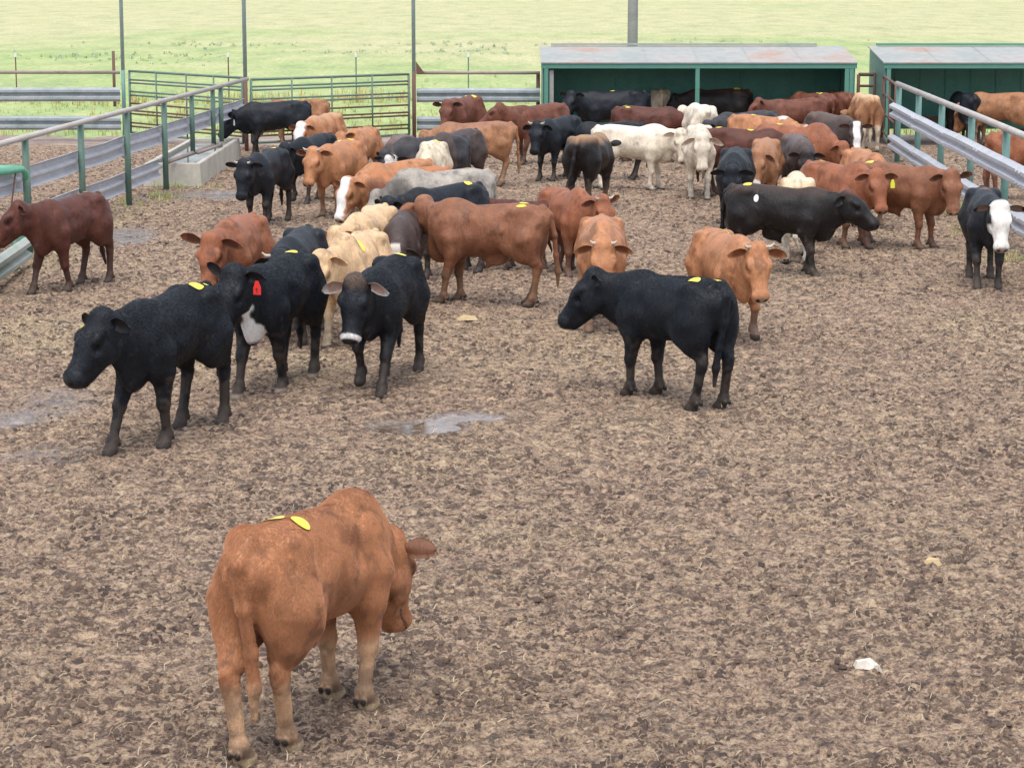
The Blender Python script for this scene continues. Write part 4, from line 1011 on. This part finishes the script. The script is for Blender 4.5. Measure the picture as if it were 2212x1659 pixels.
make_cow('white legged cream and tan cow seen below and above the dusty black one', 1722, 374, 84, 'tan', 1.0, hp=(0, -40, 0, 80), stick=(), legs=[(.05,0),(0,0),(.05,0),(-.1,0)], pat={'topcol': (.70,.58,.42), 'legs_full': (.74,.70,.62), 'hoof': (.02,.018,.018), 'patch': [(-.4,.25,1.0,.2,(.5,.25,.11))]})
make_cow('red brown cow with yellow ear tag walking right', 1812, 352, 302, 'red', 1.0, hp=(-10, 6, -16, 55), tag_=(1, 'yellowtag'), hump=.5, ears=dict(l=.20, droop=10, back=10), stick=((-.36, .04, .07),), legs=[(.1,0),(-.08,0),(0,0),(.1,0)])
make_cow('reddish brown cow standing broadside beside the right fence', 1946, 352, 322, 'brown', 1.01, hp=(-22, 4, -48, 58), dew=.9, sheath=.8, ears=dict(l=.18, droop=(-20, 6), back=2), stick=((-.44, -.06, .065),), pat={'nose': (.42,.26,.18), 'legs': (.22,.09,.05)}, legs=[(.05,0),(-.02,0),(0,0),(.05,0)])
make_cow('black cow with white face standing at the right edge by the fence', 2132, 410, 264, 'black', 1.0, hp=(10, 4, 8, 60), ears=dict(l=.20, w=.055, droop=-2, back=-2, inner=(.20,.12,.09)), legs=[(.06,0),(.14,0),(0,0),(0,0)], pat={'face': (.115, (.80,.78,.74)), 'patch': [(-.25,.0,1.2,.14,(.26,.12,.09))], 'nose': (.42,.33,.30)}, stick=())
# -------- farther left
make_cow('black cow drinking from the concrete water trough', 592, 218, 196, 'black', 1.0, hp=(8, -18, 4, 48), fat=1.05, tag_=(1, 'whitetag'), ears=dict(l=.16, droop=28), stick=())
make_cow('light brown cow partly hidden behind the drinking black one', 640, 214, 182, 'lightbrown', 0.93, hp=(0, -30, 0, 70), stick=((-.15, .0, .06),))
make_cow('white faced orange cow behind the drinking black one', 697, 246, 250, 'orange', 0.96, hp=(-6, -6, -4, 60), pat={'face': (.10, (.80,.78,.75)), 'topcol': (.50,.28,.16)}, stick=(), ears=dict(l=.18, droop=20))
make_cow('black cow with small pale horn buds facing the camera near the trough', 574, 324, 256, 'black', 0.97, hp=(-4, -2, -4, 64), horns=(.06, 'horn'), ears=dict(l=.20, w=.06, droop=4), stick=((-.36, -.02, .06),), legs=[(.08,0),(.0,0),(-.1,0),(.1,0)])
make_cow('black cow with bent foreleg just right of the horn budded one', 676, 291, 248, 'black', 0.96, hp=(-12, -4, -10, 60), ears=dict(l=.17, droop=30), stick=(), legs=[(.10,0),(.12,.10),(-.1,0),(.1,0)])
make_cow('orange red cow with small white horns beside the black pair', 730, 305, 252, 'orange', 1.0, hp=(-6, 4, -4, 55), horns=(.08, 'horn'), dew=.9, ears=dict(l=.20, w=.06, droop=6), stick=((-.40, .04, .06), (-.36, -.10, .05)), pat={'legs': (.36,.21,.12)})
make_cow('lighter orange cow looking out behind the small horned one', 778, 277, 255, 'orange', 0.92, hp=(-12, 6, -12, 52), ears=dict(l=.21, droop=(-14, 4)), stick=((-.30, -.05, .06),), hump=.2)
make_cow('grey brown cow with white face lowered near the gate', 860, 294, 262, 'greybrown', .92, hp=(4, -30, 4, 72), ears=dict(l=.20, droop=2), pat={'face': (.11, (.80,.79,.78)), 'topcol': (.16,.10,.09)}, stick=())
make_cow('black cow behind the cream one with its head lowered', 928, 292, 206, 'darkgrey', 0.95, hp=(6, -24, 6, 62), stick=())
make_cow('dark brown cow beside the cream one near the light brown flank', 985, 281, 240, 'greybrown', 1.0, hp=(-4, -20, -4, 70), stick=(), ears=dict(l=.19, droop=24, inner=(.4,.24,.10)))
make_cow('light brown cow standing broadside left of the black and white ones', 1024, 262, 182, 'lightbrown', 1.0, hp=(0, -16, 0, 60), sheath=.8, tail=(-.2, .15, .4), stick=(), pat={'topcol': (.30,.15,.09), 'legs': (.40,.26,.16)})
make_cow('cream cow with bowed head facing the camera', 931, 308, 266, 'cream', 1.0, hp=(0, -20, 0, 70), hump=.5, ears=dict(l=.19, w=.065, droop=36, back=0), stick=((-.34, .05, .06),), pat={'poll': (.62,.46,.28)})
make_cow('orange cow whose back alone shows behind the white faced red one', 856, 346, 222, 'orange', .95, hp=(-10, -25, -10, 60), stick=())
make_cow('red cow with white blazed face turned to the camera beside the grey one', 878, 362, 212, 'orange', 1.0, hp=(-2, -4, 18, 58), ears=dict(l=.20, w=.06, droop=10), pat={'face': (.075, (.82,.80,.78)), 'topcol': (.42,.17,.075), 'patch': [(.45,.1,.8,.3,(.15,.055,.035))]}, stick=((-.36, -.06, .06),))
make_cow('pale grey cow broadside with darker neck', 950, 366, 200, 'grey', 1.03, hp=(4, -28, 4, 60), hump=.3, stick=((-.36, -.04, .06),), pat={'patch': [(.62,0,.8,.34,(.085,.075,.07))]})
make_cow('black cow standing behind the head of the central brown one', 956, 398, 226, 'black', 1.0, hp=(-6, -6, -6, 55), ears=dict(l=.19, droop=6), stick=((-.38, .06, .06),), legs=[(.02,0),(.10,0),(0,0),(0,0)])
# -------- far centre
make_cow('brown cow looking at the camera in front of the back guard rail', 1000, 208, 246, 'redbrown', 1.03, hp=(10, 4, 8, 55), ears=dict(l=.20, droop=4), stick=((-.38, -.08, .06), (-.34, .08, .06)))
make_cow('brown cow turned left beside the shelter corner', 1163, 224, 220, 'redbrown', 1.02, hp=(-26, 12, -40, 30), ears=dict(l=.20, w=.06, droop=14, back=5), stick=(), legs=[(.1,0),(-.08,0),(0,0),(0,0)])
make_cow('black cow with pale horn tips facing the camera left of the dark rump', 1206, 252, 240, 'black', 0.99, hp=(8, 4, 10, 58), horns=(.09, 'horn'), ears=dict(l=.17, droop=22), stick=(), legs=[(.02,0),(.08,0),(0,0),(0,0)])
make_cow('large black cow with white muzzle standing under the shelter', 1325, 194, 184, 'black', 1.06, hp=(14, 6, 52, 50), ears=dict(l=.18, droop=0), fat=1.08, pat={'muzzle': (.60,.56,.52)}, stick=((.02, .0, .06),))
make_cow('black cow with head lowered under the shelter behind the dark rump', 1318, 262, 178, 'black', .92, hp=(0, -40, 20, 70), tag_=(1, 'yellowtag'), stick=())
make_cow('cream cow showing its rump under the shelter', 1423, 190, 92, 'cream', 1.0, hp=(0, -30, 0, 70), stick=((-.45, -.10, .06),), tail=(0, -.3, 0), pat={'topcol': (.62,.50,.36)})
make_cow('dark red cow broadside with two stickers on its rump', 1400, 229, 352, 'darkred', 0.96, hp=(-4, -18, -14, 55), stick=((-.46, .02, .062), (-.40, -.14, .062)))
make_cow('cream white cow broadside turning its face to the camera', 1368, 270, 344, 'white', 0.98, hp=(-10, 2, -56, 60), hump=.3, ears=dict(l=.20, w=.06, droop=10), legs=[(.06,0),(-.04,0),(-.2,0),(.0,0)], stick=(), pat={'topcol': (.78,.72,.64)})
make_cow('dark cow with tan back showing its rump and tail', 1276, 288, 72, 'brownblack', 1.06, hp=(10, -10, 0, 60), fat=1.08, tail=(.35, .25, .3), stick=((-.34, .05, .07),), pat={'topcol': (.34,.20,.11), 'legs': (.16,.12,.09)}, ears=dict(droop=0))
make_cow('white cow facing the camera with wide ears', 1512, 272, 266, 'white', 1.04, hp=(4, 2, 4, 64), ears=dict(l=.22, w=.06, droop=16, back=-4, inner=(.60,.42,.32)), legs=[(.14,0),(-.05,0),(0,0),(0,0)], stick=(), fat=.92, hump=.3)
make_cow('white cow seen from behind in front of the shelter post', 1512, 224, 98, 'white', 1.04, hp=(20, -6, 30, 50), stick=((-.40, -.08, .06),), tail=(0, -.3, 0), pat={'topcol': (.78,.70,.60)})
make_cow('dark brown cow standing behind the shelter post', 1548, 191, 176, 'brownblack', 1.04, hp=(4, -10, 6, 55), stick=((-.42, .06, .075),), pat={'topcol': (.07,.035,.028)})
make_cow('bluish black cow with its head low behind the white ones', 1610, 240, 206, 'darkgrey', .98, hp=(6, -14, 8, 60), stick=(), ears=dict(droop=20))
make_cow('dark red cow broadside left of the open mouthed one', 1608, 276, 354, 'darkred', 1.0, hp=(-4, -16, -6, 60), stick=((-.42, .0, .062), (.1, -.02, .06)), tail=(.1, .1, 0))
make_cow('orange cow with white faced mark before the far brown pair', 1650, 248, 330, 'orange', .96, hp=(-4, -16, -4, 66), pat={'face': (.08, (.80,.78,.74)), 'patch': [(.42,-.05,1.1,.10,(.8,.78,.74))]}, stick=((-.2, .0, .06),))
# -------- far right
make_cow('red brown cow turned left under the right end of the long shelter', 1720, 212, 198, 'redbrown', 0.96, hp=(-6, 10, -6, 42), stick=(), fat=1.05)
make_cow('brown cow with yellow sticker peeking above the red brown one', 1756, 199, 120, 'redbrown', 1.02, hp=(10, -20, 10, 60), stick=((-.2, .0, .065), (-.36, .08, .05)))
make_cow('dark brown cow with rounded rump beside the shelter post', 1812, 197, 102, 'redbrown', 1.02, hp=(0, -30, 0, 70), stick=(), tail=(0, -.3, 0))
make_cow('tan cow with white hind legs seen straight from behind', 1868, 202, 94, 'lightbrown', 1.06, hp=(0, -40, 0, 70), fat=.86, tail=(0, -.35, .1), stick=(), legs=[(0,0),(0,0),(.04,0),(-.10,0)], pat={'topcol': (.62,.42,.25), 'legs_full': (.66,.55,.42)})
make_cow('dark brown cow with a white blaze down its face', 1796, 244, 296, 'greybrown', 1.0, hp=(-6, -6, -24, 64), ears=dict(l=.20, w=.06, droop=6, inner=(.14,.06,.04)), pat={'face': (.06, (.84,.82,.80)), 'muzzle': (.60,.52,.42), 'topcol': (.11,.075,.06)}, stick=())
make_cow('large red cow lowering its neck to the right', 1722, 270, 326, 'red', 1.04, hp=(-6, -28, -10, 55), hump=.6, stick=((-.30, .0, .06),), fat=1.05)
make_cow('brown cow with white muzzle and mouth open', 1652, 302, 260, 'lightbrown', 1.0, hp=(-6, -4, -10, 58), ears=dict(l=.16, droop=34), mouth=1, pat={'muzzle': (.66,.60,.56), 'nose': (.5,.42,.4), 'topcol': (.38,.18,.09), 'legs': (.12,.07,.05)}, stick=())
make_cow('black cow with head bowed beside the open mouthed brown one', 1588, 322, 262, 'black', 1.0, hp=(0, -16, 0, 72), ears=dict(l=.20, w=.07, droop=14), stick=(), fat=1.05)
make_cow('smoky grey brown cow with black head turned left', 1726, 292, 272, 'greybrown', 1.0, hp=(0, -14, -20, 68), ears=dict(l=.18, droop=10), pat={'topcol': (.13,.095,.09), 'patch': [(.85,.0,.8,.3,(.025,.022,.024))]}, stick=())
make_cow('orange cow with only its back showing behind the red ones', 1872, 324, 280, 'orange', .97, hp=(0, -25, 0, 66), stick=())
# -------- neighbouring pen
make_cow('black cow feeding with its rump out under the right shelter', 2084, 199, 98, 'black', 1.0, hp=(0, -30, 0, 70), stick=(), tail=(.1, -.3, 0), group='cattle in the neighbouring pen')
make_cow('orange brown cow feeding beside the black one under the right shelter', 2160, 199, 150, 'lightbrown', 1.03, hp=(0, -30, 0, 70), stick=(), tail=(-.1, -.3, 0), group='cattle in the neighbouring pen', pat={'topcol': (.34,.16,.08)})
make_cow('red cow at the right edge behind the fence rails', 2224, 282, 10, 'red', 1.0, hp=(0, -10, 0, 60), stick=((-.42, .05, .062),), group='cattle in the neighbouring pen')
